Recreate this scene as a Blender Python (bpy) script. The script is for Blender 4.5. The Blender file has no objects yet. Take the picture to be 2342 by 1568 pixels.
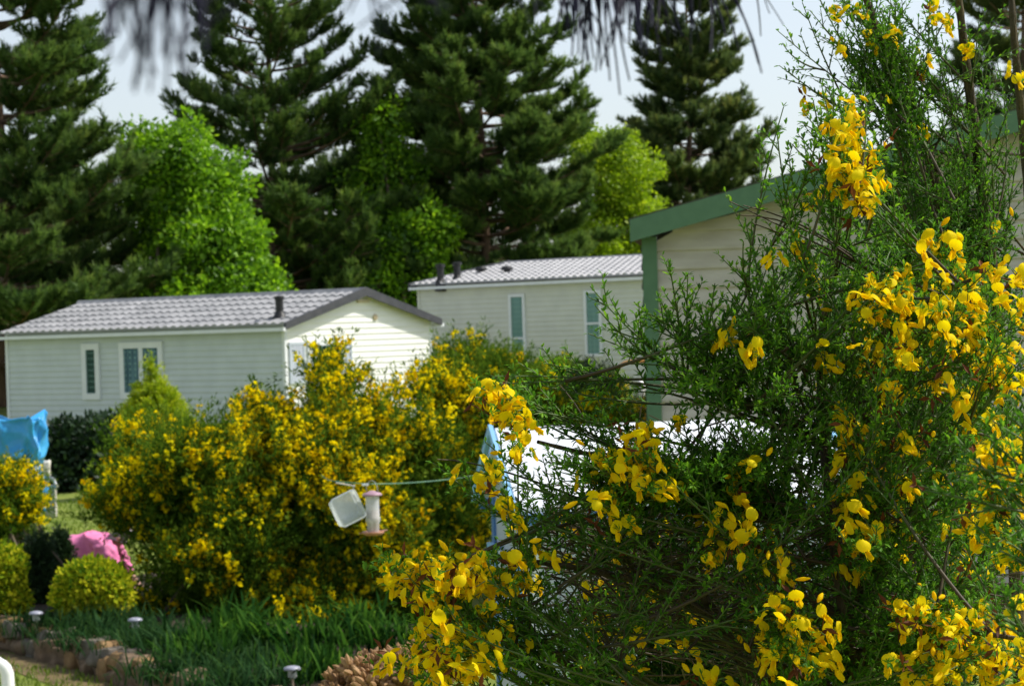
import bpy, math, random
import numpy as np
from mathutils import Vector, Matrix
rng = np.random.default_rng(7)
random.seed(7)
sc = bpy.context.scene
COL = sc.collection
PI = math.pi

# ------------------------------------------------------------------ camera
F, CX, CY = 4983.0, 1171.0, 784.0            # measured focal length and centre (2342 x 1568 grid)
CAM = np.array([0.0, 0.0, 2.25])
PITCH, ROLL = 39.0 / F, -0.031
cam_d = bpy.data.cameras.new('camera')
cam = bpy.data.objects.new('camera', cam_d)
COL.objects.link(cam)
Rm = Matrix.Rotation(PI/2 - PITCH, 3, 'X') @ Matrix.Rotation(ROLL, 3, 'Z')
cam.matrix_world = Matrix.Translation(Vector(CAM)) @ Rm.to_4x4()
cam_d.sensor_width = 36; cam_d.lens = 36 * F / 2342.0
cam_d.clip_start = 0.05; cam_d.clip_end = 3000
cam_d.dof.use_dof = True
cam_d.dof.focus_distance = 2.25
cam_d.dof.aperture_fstop = 27
sc.camera = cam
RM = np.array(Rm)

def ray(px, py):
    d = RM @ np.array([(px-CX)/F, -(py-CY)/F, -1.0])
    return d
def P(px, py, Y):
    d = ray(px, py)
    return CAM + d * (Y / d[1])
def ground_h(y):
    t = min(max((y-33)/40.0, 0), 1)
    return 1.3 * t*t*(3-2*t)
def G(px, Y):
    "ground point under image column px at distance Y"
    p = P(px, 900, Y); p[2] = ground_h(Y); return p

# ------------------------------------------------------------------ materials
def nm(name):
    m = bpy.data.materials.new(name); m.use_nodes = True
    nt = m.node_tree; nt.nodes.clear()
    out = nt.nodes.new('ShaderNodeOutputMaterial')
    return m, nt, out
def N(nt, t, **kw):
    n = nt.nodes.new(t)
    for k, v in kw.items(): setattr(n, k, v)
    return n
def c4(c): return (c[0], c[1], c[2], 1)
def mat(name, c1, c2=None, scale=8, rough=0.6, bump=0.0, bscale=None, metal=0.0, stretch=(1,1,1), spec=0.4, detail=5):
    m, nt, out = nm(name)
    b = N(nt, 'ShaderNodeBsdfPrincipled')
    b.inputs['Roughness'].default_value = rough; b.inputs['Metallic'].default_value = metal
    b.inputs['Specular IOR Level'].default_value = spec
    tc = N(nt, 'ShaderNodeTexCoord'); mp = N(nt, 'ShaderNodeMapping'); mp.inputs['Scale'].default_value = stretch
    nt.links.new(tc.outputs['Object'], mp.inputs['Vector'])
    no = N(nt, 'ShaderNodeTexNoise'); no.inputs['Scale'].default_value = scale; no.inputs['Detail'].default_value = detail
    nt.links.new(mp.outputs[0], no.inputs['Vector'])
    cr = N(nt, 'ShaderNodeValToRGB')
    cr.color_ramp.elements[0].position = 0.32; cr.color_ramp.elements[1].position = 0.68
    cr.color_ramp.elements[0].color = c4(c1); cr.color_ramp.elements[1].color = c4(c2 or c1)
    nt.links.new(no.outputs['Fac'], cr.inputs[0]); nt.links.new(cr.outputs[0], b.inputs['Base Color'])
    if bump:
        n2 = N(nt, 'ShaderNodeTexNoise'); n2.inputs['Scale'].default_value = bscale or scale*4; n2.inputs['Detail'].default_value = 6
        nt.links.new(mp.outputs[0], n2.inputs['Vector'])
        bp = N(nt, 'ShaderNodeBump'); bp.inputs['Strength'].default_value = bump; bp.inputs['Distance'].default_value = 0.02
        nt.links.new(n2.outputs['Fac'], bp.inputs['Height']); nt.links.new(bp.outputs[0], b.inputs['Normal'])
    nt.links.new(b.outputs[0], out.inputs[0])
    return m
def leafmat(name, cols, trans=0.35, rough=0.45, spec=0.35, tboost=1.6):
    "foliage: colour from the per-leaf tint attribute, partly translucent"
    m, nt, out = nm(name)
    at = N(nt, 'ShaderNodeAttribute', attribute_name='tint')
    cr = N(nt, 'ShaderNodeValToRGB')
    els = cr.color_ramp.elements
    for i in range(1, len(cols)-1): els.new(i/(len(cols)-1))
    for i, c in enumerate(cols): els[i].position = i/(len(cols)-1); els[i].color = c4(c)
    nt.links.new(at.outputs['Fac'], cr.inputs[0])
    b = N(nt, 'ShaderNodeBsdfPrincipled'); b.inputs['Roughness'].default_value = rough
    b.inputs['Specular IOR Level'].default_value = spec
    nt.links.new(cr.outputs[0], b.inputs['Base Color'])
    if trans > 0:
        tr = N(nt, 'ShaderNodeBsdfTranslucent')
        mm = N(nt, 'ShaderNodeMix', data_type='RGBA', blend_type='MULTIPLY'); mm.inputs[0].default_value = 1
        nt.links.new(cr.outputs[0], mm.inputs[6]); mm.inputs[7].default_value = (tboost, tboost, tboost*0.6, 1)
        nt.links.new(mm.outputs[2], tr.inputs[0])
        mx = N(nt, 'ShaderNodeMixShader'); mx.inputs[0].default_value = trans
        nt.links.new(b.outputs[0], mx.inputs[1]); nt.links.new(tr.outputs[0], mx.inputs[2])
        nt.links.new(mx.outputs[0], out.inputs[0])
    else:
        nt.links.new(b.outputs[0], out.inputs[0])
    return m
def glassmat(name, tintc=(0.75,0.85,0.85), fac=0.55, rough=0.03):
    m, nt, out = nm(name)
    g = N(nt, 'ShaderNodeBsdfGlossy'); g.inputs['Roughness'].default_value = rough; g.inputs[0].default_value = (1,1,1,1)
    t = N(nt, 'ShaderNodeBsdfTransparent'); t.inputs[0].default_value = c4(tintc)
    lw = N(nt, 'ShaderNodeLayerWeight'); lw.inputs[0].default_value = fac
    mx = N(nt, 'ShaderNodeMixShader')
    nt.links.new(lw.outputs['Fresnel'], mx.inputs[0]); nt.links.new(t.outputs[0], mx.inputs[1]); nt.links.new(g.outputs[0], mx.inputs[2])
    nt.links.new(mx.outputs[0], out.inputs[0])
    return m
def plasticmat(name, col, trans=0.4, alpha=0.35, rough=0.3):
    "milky translucent plastic"
    m, nt, out = nm(name)
    b = N(nt, 'ShaderNodeBsdfPrincipled'); b.inputs['Base Color'].default_value = c4(col); b.inputs['Roughness'].default_value = rough
    t = N(nt, 'ShaderNodeBsdfTransparent'); tl = N(nt, 'ShaderNodeBsdfTranslucent'); tl.inputs[0].default_value = c4(col)
    no = N(nt, 'ShaderNodeTexNoise'); no.inputs['Scale'].default_value = 30
    a = N(nt, 'ShaderNodeMixShader'); a.inputs[0].default_value = trans
    nt.links.new(b.outputs[0], a.inputs[1]); nt.links.new(tl.outputs[0], a.inputs[2])
    mx = N(nt, 'ShaderNodeMixShader')
    ma = N(nt, 'ShaderNodeMath', operation='MULTIPLY'); ma.inputs[1].default_value = alpha*2
    nt.links.new(no.outputs['Fac'], ma.inputs[0]); nt.links.new(ma.outputs[0], mx.inputs[0])
    nt.links.new(a.outputs[0], mx.inputs[1]); nt.links.new(t.outputs[0], mx.inputs[2])
    nt.links.new(mx.outputs[0], out.inputs[0])
    return m

M = {}
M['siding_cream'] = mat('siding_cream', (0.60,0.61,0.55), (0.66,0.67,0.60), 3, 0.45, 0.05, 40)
M['siding_shaded'] = mat('siding_shaded', (0.54,0.59,0.60), (0.60,0.65,0.66), 3, 0.45, 0.05, 40)  # shaded copy of the white cladding, cool shade put into the colour
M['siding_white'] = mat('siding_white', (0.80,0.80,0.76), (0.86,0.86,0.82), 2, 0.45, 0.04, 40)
M['trim_white'] = mat('trim_white', (0.72,0.74,0.78), (0.8,0.82,0.86), 5, 0.35)
M['roof_grey'] = mat('roof_grey', (0.21,0.215,0.225), (0.36,0.36,0.37), 2.5, 0.42, 0.06, 50, spec=0.6)
M['roof_pale'] = mat('roof_pale', (0.33,0.33,0.34), (0.46,0.455,0.465), 3, 0.42, 0.06, 50, spec=0.6)
M['fascia_dark'] = mat('fascia_dark', (0.045,0.047,0.055), (0.07,0.07,0.08), 6, 0.5)
M['black_metal'] = mat('black_metal', (0.012,0.012,0.014), (0.03,0.03,0.03), 10, 0.4)
M['beige_plastic'] = mat('beige_plastic', (0.55,0.45,0.30), (0.62,0.52,0.36), 12, 0.5)
M['shutter'] = mat('shutter', (0.42,0.47,0.55), (0.50,0.55,0.62), 10, 0.5)
M['curtain'] = mat('curtain', (0.06,0.09,0.16), (0.40,0.45,0.55), 9, 0.9, stretch=(4,4,0.15))
M['net_curtain'] = mat('net_curtain', (0.05,0.085,0.08), (0.08,0.12,0.115), 6, 0.9, stretch=(4,4,0.2))
M['pale_blind'] = mat('pale_blind', (0.38,0.43,0.40), (0.48,0.53,0.50), 6, 0.9, stretch=(4,4,0.2))
M['glass'] = glassmat('glass', (0.82,0.92,0.92), 0.12)
M['skirt_dark'] = mat('skirt_dark', (0.02,0.022,0.022), (0.05,0.05,0.05), 6, 0.9)
M['green_paint'] = mat('green_paint', (0.080,0.175,0.090), (0.095,0.20,0.105), 14, 0.45, 0.04, 60)
M['chalet_board'] = mat('chalet_board', (0.44,0.40,0.34), (0.58,0.54,0.48), 2.5, 0.6, 0.12, 30, stretch=(1,1,4))
M['felt'] = mat('felt', (0.05,0.05,0.05), (0.08,0.08,0.08), 20, 0.9)
M['soffit'] = mat('soffit', (0.10,0.06,0.045), (0.14,0.09,0.06), 8, 0.8)
M['play_white'] = mat('play_white', (0.66,0.69,0.74), (0.74,0.77,0.81), 4, 0.35)
M['play_wall_shaded'] = mat('play_wall_shaded', (0.40,0.45,0.54), (0.50,0.55,0.63), 4, 0.4)  # white panels; their bluish shade is put into the colour
M['play_light_blue'] = mat('play_light_blue', (0.22,0.48,0.78), (0.27,0.53,0.82), 6, 0.4)
M['play_blue'] = mat('play_blue', (0.06,0.17,0.45), (0.08,0.21,0.50), 6, 0.4)
M['lawn'] = mat('lawn', (0.12,0.165,0.018), (0.24,0.28,0.04), 2.2, 0.9, 0.5, 60)
M['soil'] = mat('soil', (0.022,0.016,0.010), (0.055,0.036,0.022), 5, 0.95, 0.6, 40)
M['dry_soil'] = mat('dry_soil', (0.11,0.08,0.035), (0.22,0.16,0.07), 6, 0.95, 0.6, 40)
M['stone'] = mat('stone', (0.09,0.06,0.035), (0.22,0.15,0.09), 9, 0.85, 0.7, 30)  # stone tones lowered to carry the shade on the edging
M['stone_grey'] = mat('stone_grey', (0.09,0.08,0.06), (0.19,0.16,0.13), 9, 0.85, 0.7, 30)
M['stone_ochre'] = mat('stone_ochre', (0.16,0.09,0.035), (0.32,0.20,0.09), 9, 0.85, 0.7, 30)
M['concrete'] = mat('concrete', (0.35,0.33,0.28), (0.48,0.45,0.40), 12, 0.9, 0.3, 50)
M['grey_metal'] = mat('grey_metal', (0.45,0.45,0.45), (0.65,0.65,0.65), 20, 0.3, metal=0.7)
M['tarp'] = mat('tarp', (0.02,0.26,0.62), (0.05,0.40,0.78), 3, 0.34, 0.8, 9, spec=0.6)
M['cord_pale'] = mat('cord_pale', (0.5,0.48,0.42), (0.65,0.62,0.55), 30, 0.8, 0.4, 80)
M['pink'] = mat('pink', (0.72,0.17,0.38), (0.80,0.25,0.46), 6, 0.85, 0.3, 30)
M['skin'] = mat('skin', (0.50,0.27,0.19), (0.60,0.34,0.25), 12, 0.55)
M['hair_grey'] = mat('hair_grey', (0.30,0.26,0.25), (0.45,0.40,0.38), 40, 0.6, 0.5, 80)
M['trousers'] = mat('trousers', (0.05,0.06,0.10), (0.08,0.09,0.14), 20, 0.9)
M['bark_pine'] = mat('bark_pine', (0.09,0.055,0.035), (0.20,0.13,0.085), 5, 0.95, 0.8, 20, stretch=(1,1,0.3))
M['bark'] = mat('bark', (0.08,0.06,0.04), (0.15,0.12,0.08), 8, 0.95, 0.6, 30, stretch=(1,1,0.3))
M['broom_bark'] = mat('broom_bark', (0.050,0.038,0.018), (0.13,0.10,0.045), 60, 0.8, 0.7, 220, stretch=(1,1,0.25))
M['broom_twig'] = leafmat('broom_twig', [(0.035,0.022,0.012),(0.07,0.05,0.022),(0.07,0.115,0.025),(0.10,0.17,0.03)], 0.0, 0.55)
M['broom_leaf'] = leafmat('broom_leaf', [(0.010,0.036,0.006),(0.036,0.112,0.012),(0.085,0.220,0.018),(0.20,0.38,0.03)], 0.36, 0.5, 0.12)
M['petal'] = leafmat('petal', [(0.87,0.46,0.003),(0.90,0.615,0.004),(0.92,0.705,0.006),(0.94,0.79,0.02)], 0.42, 0.6, 0.06, 1.12)
M['wilted'] = leafmat('wilted', [(0.05,0.015,0.006),(0.12,0.035,0.01),(0.22,0.07,0.012)], 0.2, 0.7, 0.2)
M['calyx'] = leafmat('calyx', [(0.10,0.16,0.02),(0.22,0.26,0.03)], 0.2)
M['mid_leaf'] = leafmat('mid_leaf', [(0.012,0.032,0.006),(0.038,0.085,0.010),(0.085,0.155,0.016),(0.18,0.26,0.03)], 0.38, 0.7, 0.0)
M['mid_flower'] = leafmat('mid_flower', [(0.68,0.42,0.003),(0.87,0.66,0.004),(0.92,0.76,0.007),(0.94,0.82,0.015)], 0.45, 0.7, 0.0, 1.12)
M['needle'] = leafmat('needle', [(0.024,0.055,0.018),(0.062,0.120,0.034),(0.115,0.190,0.050),(0.20,0.27,0.070)], 0.42, 0.55, 0.12)
M['needle_dark'] = leafmat('needle_dark', [(0.028,0.058,0.030),(0.070,0.118,0.048),(0.125,0.170,0.060),(0.21,0.22,0.08)], 0.42, 0.55, 0.12)
M['lime_leaf'] = leafmat('lime_leaf', [(0.03,0.09,0.008),(0.11,0.24,0.014),(0.22,0.42,0.018),(0.38,0.58,0.03)], 0.42, 0.45)
M['yellow_leaf'] = leafmat('yellow_leaf', [(0.10,0.18,0.01),(0.22,0.34,0.012),(0.32,0.45,0.018),(0.44,0.52,0.03)], 0.42, 0.45)
M['dark_leaf'] = leafmat('dark_leaf', [(0.008,0.022,0.010),(0.016,0.040,0.016),(0.030,0.066,0.024),(0.05,0.10,0.03)], 0.2)
M['conifer_lime'] = leafmat('conifer_lime', [(0.06,0.12,0.008),(0.16,0.26,0.010),(0.28,0.38,0.012),(0.42,0.46,0.015)], 0.3)
M['variegated'] = leafmat('variegated', [(0.04,0.10,0.010),(0.16,0.25,0.015),(0.45,0.46,0.02),(0.70,0.64,0.05)], 0.35, 0.7, 0.0)
M['strap_leaf'] = leafmat('strap_leaf', [(0.006,0.024,0.006),(0.016,0.056,0.011),(0.040,0.110,0.017),(0.12,0.24,0.035)], 0.4, 0.7, 0.0)  # darkened to put the shade over the bed into the leaf colour
M['blue_leaf'] = leafmat('blue_leaf', [(0.008,0.028,0.010),(0.019,0.055,0.019),(0.036,0.085,0.030),(0.07,0.14,0.05)], 0.35, 0.7, 0.0)  # darkened likewise, bed shade carried by the leaf colour
M['tan_bud'] = leafmat('tan_bud', [(0.20,0.11,0.045),(0.38,0.22,0.10),(0.55,0.36,0.18)], 0.2, 0.7)
M['grass'] = leafmat('grass', [(0.06,0.11,0.012),(0.13,0.20,0.018),(0.22,0.30,0.03)], 0.35)
M['near_needle'] = leafmat('near_needle', [(0.006,0.006,0.018),(0.012,0.011,0.028),(0.024,0.022,0.042)], 0.05, 0.6, 0.1)  # backlit dark look put into the needle colour
M['solar_cap'] = mat('solar_cap', (0.26,0.27,0.34), (0.36,0.37,0.45), 20, 0.3, spec=0.5)
M['solar_stem'] = mat('solar_stem', (0.30,0.24,0.18), (0.38,0.30,0.22), 20, 0.5)
M['mauve'] = mat('mauve', (0.36,0.22,0.28), (0.45,0.28,0.34), 20, 0.4)
M['copper'] = mat('copper', (0.35,0.15,0.09), (0.45,0.22,0.13), 20, 0.45)
M['clear_plastic'] = plasticmat('clear_plastic', (0.75,0.77,0.78), 0.45, 0.40)
M['milky_plastic'] = plasticmat('milky_plastic', (0.72,0.76,0.78), 0.5, 0.26)
M['seed'] = mat('seed', (0.30,0.24,0.20), (0.58,0.50,0.45), 120, 0.8)
M['line_green'] = mat('line_green', (0.03,0.16,0.08), (0.05,0.2,0.1), 30, 0.5)
M['wicker'] = mat('wicker', (0.38,0.16,0.03), (0.55,0.28,0.06), 40, 0.5, 0.4, 120)
M['white_plastic'] = mat('white_plastic', (0.75,0.75,0.74), (0.82,0.82,0.81), 6, 0.35)
M['terracotta'] = mat('terracotta', (0.55,0.14,0.04), (0.62,0.20,0.06), 10, 0.7)

# ------------------------------------------------------------------ object helpers
def tag(o, label=None, cat=None, group=None, kind=None):
    if label: o['label'] = label
    if cat: o['category'] = cat
    if group: o['group'] = group
    if kind: o['kind'] = kind
    return o
def thing(name, label, cat, loc=(0,0,0), rz=0, group=None):
    o = bpy.data.objects.new(name, None); COL.objects.link(o)
    o.location = Vector([float(a) for a in loc]); o.rotation_euler = (0,0,rz); o.empty_display_size = 0.1
    return tag(o, label, cat, group)
class Acc:
    "collects geometry in numpy, links it as one mesh object"
    def __init__(s): s.V=[]; s.Q=[]; s.T=[]; s.qm=[]; s.tm=[]; s.t=[]; s.n=0
    def add(s, V, Q=None, T=None, tint=0.5, mi=0):
        V = np.asarray(V, float).reshape(-1,3)
        s.V.append(V)
        s.t.append(np.full(len(V), tint) if np.isscalar(tint) else np.asarray(tint, float))
        if Q is not None and len(Q):
            Q = np.asarray(Q, int).reshape(-1,4)+s.n; s.Q.append(Q); s.qm.append(np.full(len(Q), mi) if np.isscalar(mi) else mi)
        if T is not None and len(T):
            T = np.asarray(T, int).reshape(-1,3)+s.n; s.T.append(T); s.tm.append(np.full(len(T), mi))
        s.n += len(V)
    def inst(s, tpl, R, T, tint, mi=0):
        V, Q, Tr = tpl[0], tpl[1], tpl[2]
        tv = tpl[3] if len(tpl) > 3 else np.zeros(len(V))
        n, k = len(T), len(V)
        if n == 0: return
        W = np.einsum('nij,kj->nki', R, V) + T[:,None,:]
        off = (np.arange(n)*k)[:,None,None]
        s.add(W.reshape(-1,3), (Q[None]+off).reshape(-1,4) if len(Q) else None, (Tr[None]+off).reshape(-1,3) if len(Tr) else None,
              np.clip((np.asarray(tint)[:,None]+tv[None,:]).reshape(-1), 0, 1), mi)
    def box(s, x0,x1,y0,y1,z0,z1, mi=0, tint=0.5):
        V = [(x0,y0,z0),(x1,y0,z0),(x1,y1,z0),(x0,y1,z0),(x0,y0,z1),(x1,y0,z1),(x1,y1,z1),(x0,y1,z1)]
        s.add(V, [(0,3,2,1),(4,5,6,7),(0,1,5,4),(1,2,6,5),(2,3,7,6),(3,0,4,7)], tint=tint, mi=mi)
    def hexa(s, b, t, mi=0):
        "8 corner solid: four bottom points, four top points"
        s.add(list(b)+list(t), [(0,3,2,1),(4,5,6,7),(0,1,5,4),(1,2,6,5),(2,3,7,6),(3,0,4,7)], mi=mi)
    def tube(s, pts, rad, sides=6, mi=0, tint=0.5, cap=True):
        pts = np.asarray(pts, float); n = len(pts)
        rad = np.full(n, rad) if np.isscalar(rad) else np.asarray(rad, float)
        d = np.gradient(pts, axis=0); d /= np.linalg.norm(d, axis=1)[:,None]+1e-12
        up = np.where(np.abs(d[:,2:3])>0.9, np.array([[1.,0,0]]), np.array([[0,0,1.]]))
        if (np.abs(d[:,2])>0.9).any(): up = np.tile(np.array([[0.93,0.37,0.02]]), (n,1))
        x = np.cross(up, d); x /= np.linalg.norm(x, axis=1)[:,None]+1e-12
        y = np.cross(d, x)
        a = np.arange(sides)*2*PI/sides
        ring = pts[:,None,:] + rad[:,None,None]*(np.cos(a)[None,:,None]*x[:,None,:]+np.sin(a)[None,:,None]*y[:,None,:])
        V = ring.reshape(-1,3)
        i = np.arange(n-1)[:,None]*sides; j = np.arange(sides)[None,:]; k = (j+1)%sides
        Q = np.stack([i+j, i+k, i+sides+k, i+sides+j], -1).reshape(-1,4)
        T = []
        if cap:
            V = np.vstack([V, pts[0], pts[-1]])
            c0, c1 = n*sides, n*sides+1
            for q in range(sides):
                T.append((c0, (q+1)%sides, q)); T.append((c1, (n-1)*sides+q, (n-1)*sides+(q+1)%sides))
        s.add(V, Q, T, tint=tint, mi=mi)
    def lathe(s, prof, c=(0,0,0), sides=20, mi=0, axis=None):
        prof = np.asarray(prof, float); n = len(prof)
        a = np.arange(sides)*2*PI/sides
        V = np.stack([prof[:,None,0]*np.cos(a), prof[:,None,0]*np.sin(a), np.repeat(prof[:,1:2], sides, 1)], -1).reshape(-1,3)
        if axis is not None: V = V @ np.array(axis).T
        V = V + np.array(c, float)
        i = np.arange(n-1)[:,None]*sides; j = np.arange(sides)[None,:]; k = (j+1)%sides
        s.add(V, np.stack([i+j, i+k, i+sides+k, i+sides+j], -1).reshape(-1,4), mi=mi)
    def build(s, name, mats, parent=None, origin=(0,0,0), smooth=False, loc=None):
        if not isinstance(mats, (list,tuple)): mats = [mats]
        V = np.vstack(s.V) - np.asarray(origin, float)
        me = bpy.data.meshes.new(name)
        Q = np.vstack(s.Q) if s.Q else np.zeros((0,4), int)
        T = np.vstack(s.T) if s.T else np.zeros((0,3), int)
        me.vertices.add(len(V)); me.vertices.foreach_set('co', V.astype(np.float32).ravel())
        me.loops.add(Q.size+T.size)
        me.loops.foreach_set('vertex_index', np.concatenate([Q.ravel(), T.ravel()]).astype(np.int32))
        me.polygons.add(len(Q)+len(T))
        st = np.concatenate([np.arange(len(Q))*4, Q.size+np.arange(len(T))*3]).astype(np.int32)
        me.polygons.foreach_set('loop_start', st)
        mi = np.concatenate(s.qm+s.tm).astype(np.int32)
        me.polygons.foreach_set('material_index', mi)
        me.polygons.foreach_set('use_smooth', np.full(len(Q)+len(T), smooth))
        at = me.attributes.new('tint', 'FLOAT', 'POINT'); at.data.foreach_set('value', np.concatenate(s.t).astype(np.float32))
        for m in mats: me.materials.append(m)
        me.update(calc_edges=True); me.validate()
        o = bpy.data.objects.new(name, me); COL.objects.link(o)
        if parent is not None: o.parent = parent
        elif loc is not None: o.location = Vector([float(a) for a in loc])
        return o
def norm(v): return v/(np.linalg.norm(v, axis=-1, keepdims=True)+1e-12)
def frames(d, roll=None, up=None):
    "rotation matrices whose z axis is d"
    d = norm(np.asarray(d, float)); n = len(d)
    u = np.tile(np.array([[0,0,1.]]), (n,1)) if up is None else np.asarray(up, float)
    bad = np.abs((d*norm(u)).sum(1))>0.97
    u = np.where(bad[:,None], np.array([[1.,0.1,0]]), u)
    x = norm(np.cross(u, d)); y = np.cross(d, x)
    if roll is not None:
        c, s_ = np.cos(roll)[:,None], np.sin(roll)[:,None]
        x, y = x*c+y*s_, -x*s_+y*c
    return np.stack([x,y,d], -1)
def rdir(n):
    v = rng.normal(size=(n,3)); return norm(v)
def bez(a, c, b, n):
    t = np.linspace(0,1,n)[:,None]
    return (1-t)**2*a + 2*t*(1-t)*c + t*t*b
def bez3(a, c1, c2, b, n):
    t = np.linspace(0,1,n)[:,None]
    return (1-t)**3*a+3*t*(1-t)**2*c1+3*t*t*(1-t)*c2+t**3*b
def vnoise(p, s, seed=0):
    "cheap smooth 3-D noise in -1..1"
    p = np.asarray(p)*s+seed*7.13
    return (np.sin(p[...,0]*1.7+p[...,1]*2.3+1.3)+np.sin(p[...,1]*1.9-p[...,2]*2.7+0.5)+np.sin(p[...,2]*2.1+p[...,0]*1.3+2.1)+np.sin((p[...,0]+p[...,1]+p[...,2])*3.1))/4

E = np.zeros((0,4), int); E3 = np.zeros((0,3), int)
# leaf templates: (verts, quads, tris, per-vertex tint offset)
def leaf_tpl(L, W, bend=0.1):
    V = np.array([(0,0,0),(W/2,bend*L*0.3,L*0.5),(0,bend*L,L),(-W/2,bend*L*0.3,L*0.5)])
    return (V, np.array([(0,1,2,3)]), E3, np.array([-.05,0,.06,0]))
def spray_tpl(n, L, lw, ll, spread=0.6, seed=1):
    "n leaves along a shoot of length L"
    r = np.random.default_rng(seed); A = Acc()
    t = np.sort(r.uniform(0.02,1,n)); az = r.uniform(0,2*PI,n)
    d = np.stack([np.cos(az)*spread, np.sin(az)*spread, np.full(n,1.0)-0.3*r.random(n)], -1)
    T = np.stack([r.normal(0,.012,n)*L*3, r.normal(0,.012,n)*L*3, t*L], -1)
    sc_ = r.uniform(.7,1.25,n)
    A.inst(leaf_tpl(ll,lw), frames(d, r.uniform(0,2*PI,n))*sc_[:,None,None], T, r.uniform(-.12,.12,n))
    V = np.vstack(A.V)
    ti = np.tile(np.array([-.05,0,.06,0]), n)+np.repeat(r.uniform(-.15,.15,n)+0.15*(t-.5),4)
    return (V, np.vstack(A.Q), E3, ti)
def ball_tpl(n, R, lw, ll, seed=1, flat=1.0):
    r = np.random.default_rng(seed); A = Acc()
    d = norm(r.normal(size=(n,3))); T = d*(R*r.uniform(.15,1,n)**.6)[:,None]*np.array([1,1,flat])
    dd = norm(d+r.normal(0,.7,(n,3)))
    A.inst(leaf_tpl(ll,lw), frames(dd, r.uniform(0,2*PI,n))*r.uniform(.7,1.2,n)[:,None,None], T, np.zeros(n))
    ti = np.tile(np.array([-.05,0,.06,0]), n)+np.repeat(r.uniform(-.2,.2,n),4)
    return (np.vstack(A.V), np.vstack(A.Q), E3, ti)
def tuft_tpl(n, L, nl, nw, seed):
    "pine shoot: needles spreading round an axis"
    r = np.random.default_rng(seed); V=[]; T=[]; ti=[]
    for i in range(n):
        t = r.uniform(.05,1); az = r.uniform(0,2*PI); a = r.uniform(.45,1.15)*(1.15-t*.6)
        d = np.array([math.cos(az)*math.sin(a), math.sin(az)*math.sin(a), math.cos(a)])
        p = np.array([0,0,t*L]); s_ = norm(np.cross(d, r.normal(size=3)))*nw/2
        k = len(V); l = nl*r.uniform(.7,1.2)
        V += [p+s_, p-s_, p+d*l]; T.append((k,k+1,k+2)); o = .18*(t-.5)+r.uniform(-.1,.1); ti += [o-.05,o-.05,o+.08]  # tint lifts towards the shoot tip, painting it as sunlit
    return (np.array(V), E, np.array(T), np.array(ti))

# ------------------------------------------------------------------ world and sun
w = bpy.data.worlds.new('World'); sc.world = w; w.use_nodes = True
nt = w.node_tree; nt.nodes.clear()
SUN_AZ, SUN_EL = math.radians(82), math.radians(50)       # azimuth from +Y towards +X
sky = nt.nodes.new('ShaderNodeTexSky'); sky.sky_type = 'NISHITA'; sky.sun_disc = False
sky.sun_elevation = SUN_EL; sky.sun_rotation = SUN_AZ
sky.dust_density = 1.2; sky.air_density = 1.0; sky.ozone_density = 1.5
hs = nt.nodes.new('ShaderNodeHueSaturation'); hs.inputs['Saturation'].default_value = 0.52; hs.inputs['Value'].default_value = 1.30
bg = nt.nodes.new('ShaderNodeBackground'); bg.inputs['Strength'].default_value = 0.135
wo = nt.nodes.new('ShaderNodeOutputWorld')
nt.links.new(sky.outputs[0], hs.inputs['Color']); nt.links.new(hs.outputs[0], bg.inputs[0]); nt.links.new(bg.outputs[0], wo.inputs[0])
sd = bpy.data.lights.new('sun', 'SUN'); sd.energy = 5.0; sd.angle = math.radians(0.5); sd.color = (1.0, 0.95, 0.86)
so = bpy.data.objects.new('sun', sd); COL.objects.link(so)
sv = Vector((math.cos(SUN_EL)*math.sin(SUN_AZ), math.cos(SUN_EL)*math.cos(SUN_AZ), math.sin(SUN_EL)))
so.rotation_euler = sv.to_track_quat('Z', 'Y').to_euler(); so.location = (30, 10, 40)
sc.view_settings.view_transform = 'Standard'; sc.view_settings.look = 'None'; sc.view_settings.exposure = 0
sc.cycles.max_bounces = 8; sc.cycles.transparent_max_bounces = 12
sc.render.engine = 'CYCLES'

# ------------------------------------------------------------------ ground
def ground():
    A = Acc()
    ys = np.concatenate([np.linspace(-60,0,7)[:-1], np.linspace(0,80,81), np.linspace(90,900,18)])
    xs = np.concatenate([np.linspace(-500,-40,10)[:-1], np.linspace(-40,40,81), np.linspace(50,500,10)])
    Z = np.array([[ground_h(y)+0.03*math.sin(x*.7+y*.31)*min(1,max(0,(y-18)/6)) for x in xs] for y in ys])
    Xg, Yg = np.meshgrid(xs, ys)
    V = np.stack([Xg, Yg, Z], -1).reshape(-1,3); nx = len(xs)
    i = np.arange(len(ys)-1)[:,None]*nx; j = np.arange(nx-1)[None,:]
    A.add(V, np.stack([i+j, i+j+1, i+nx+j+1, i+nx+j], -1).reshape(-1,4))
    tag(A.build('ground', M['lawn'], smooth=True), kind='structure')
ground()
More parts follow.
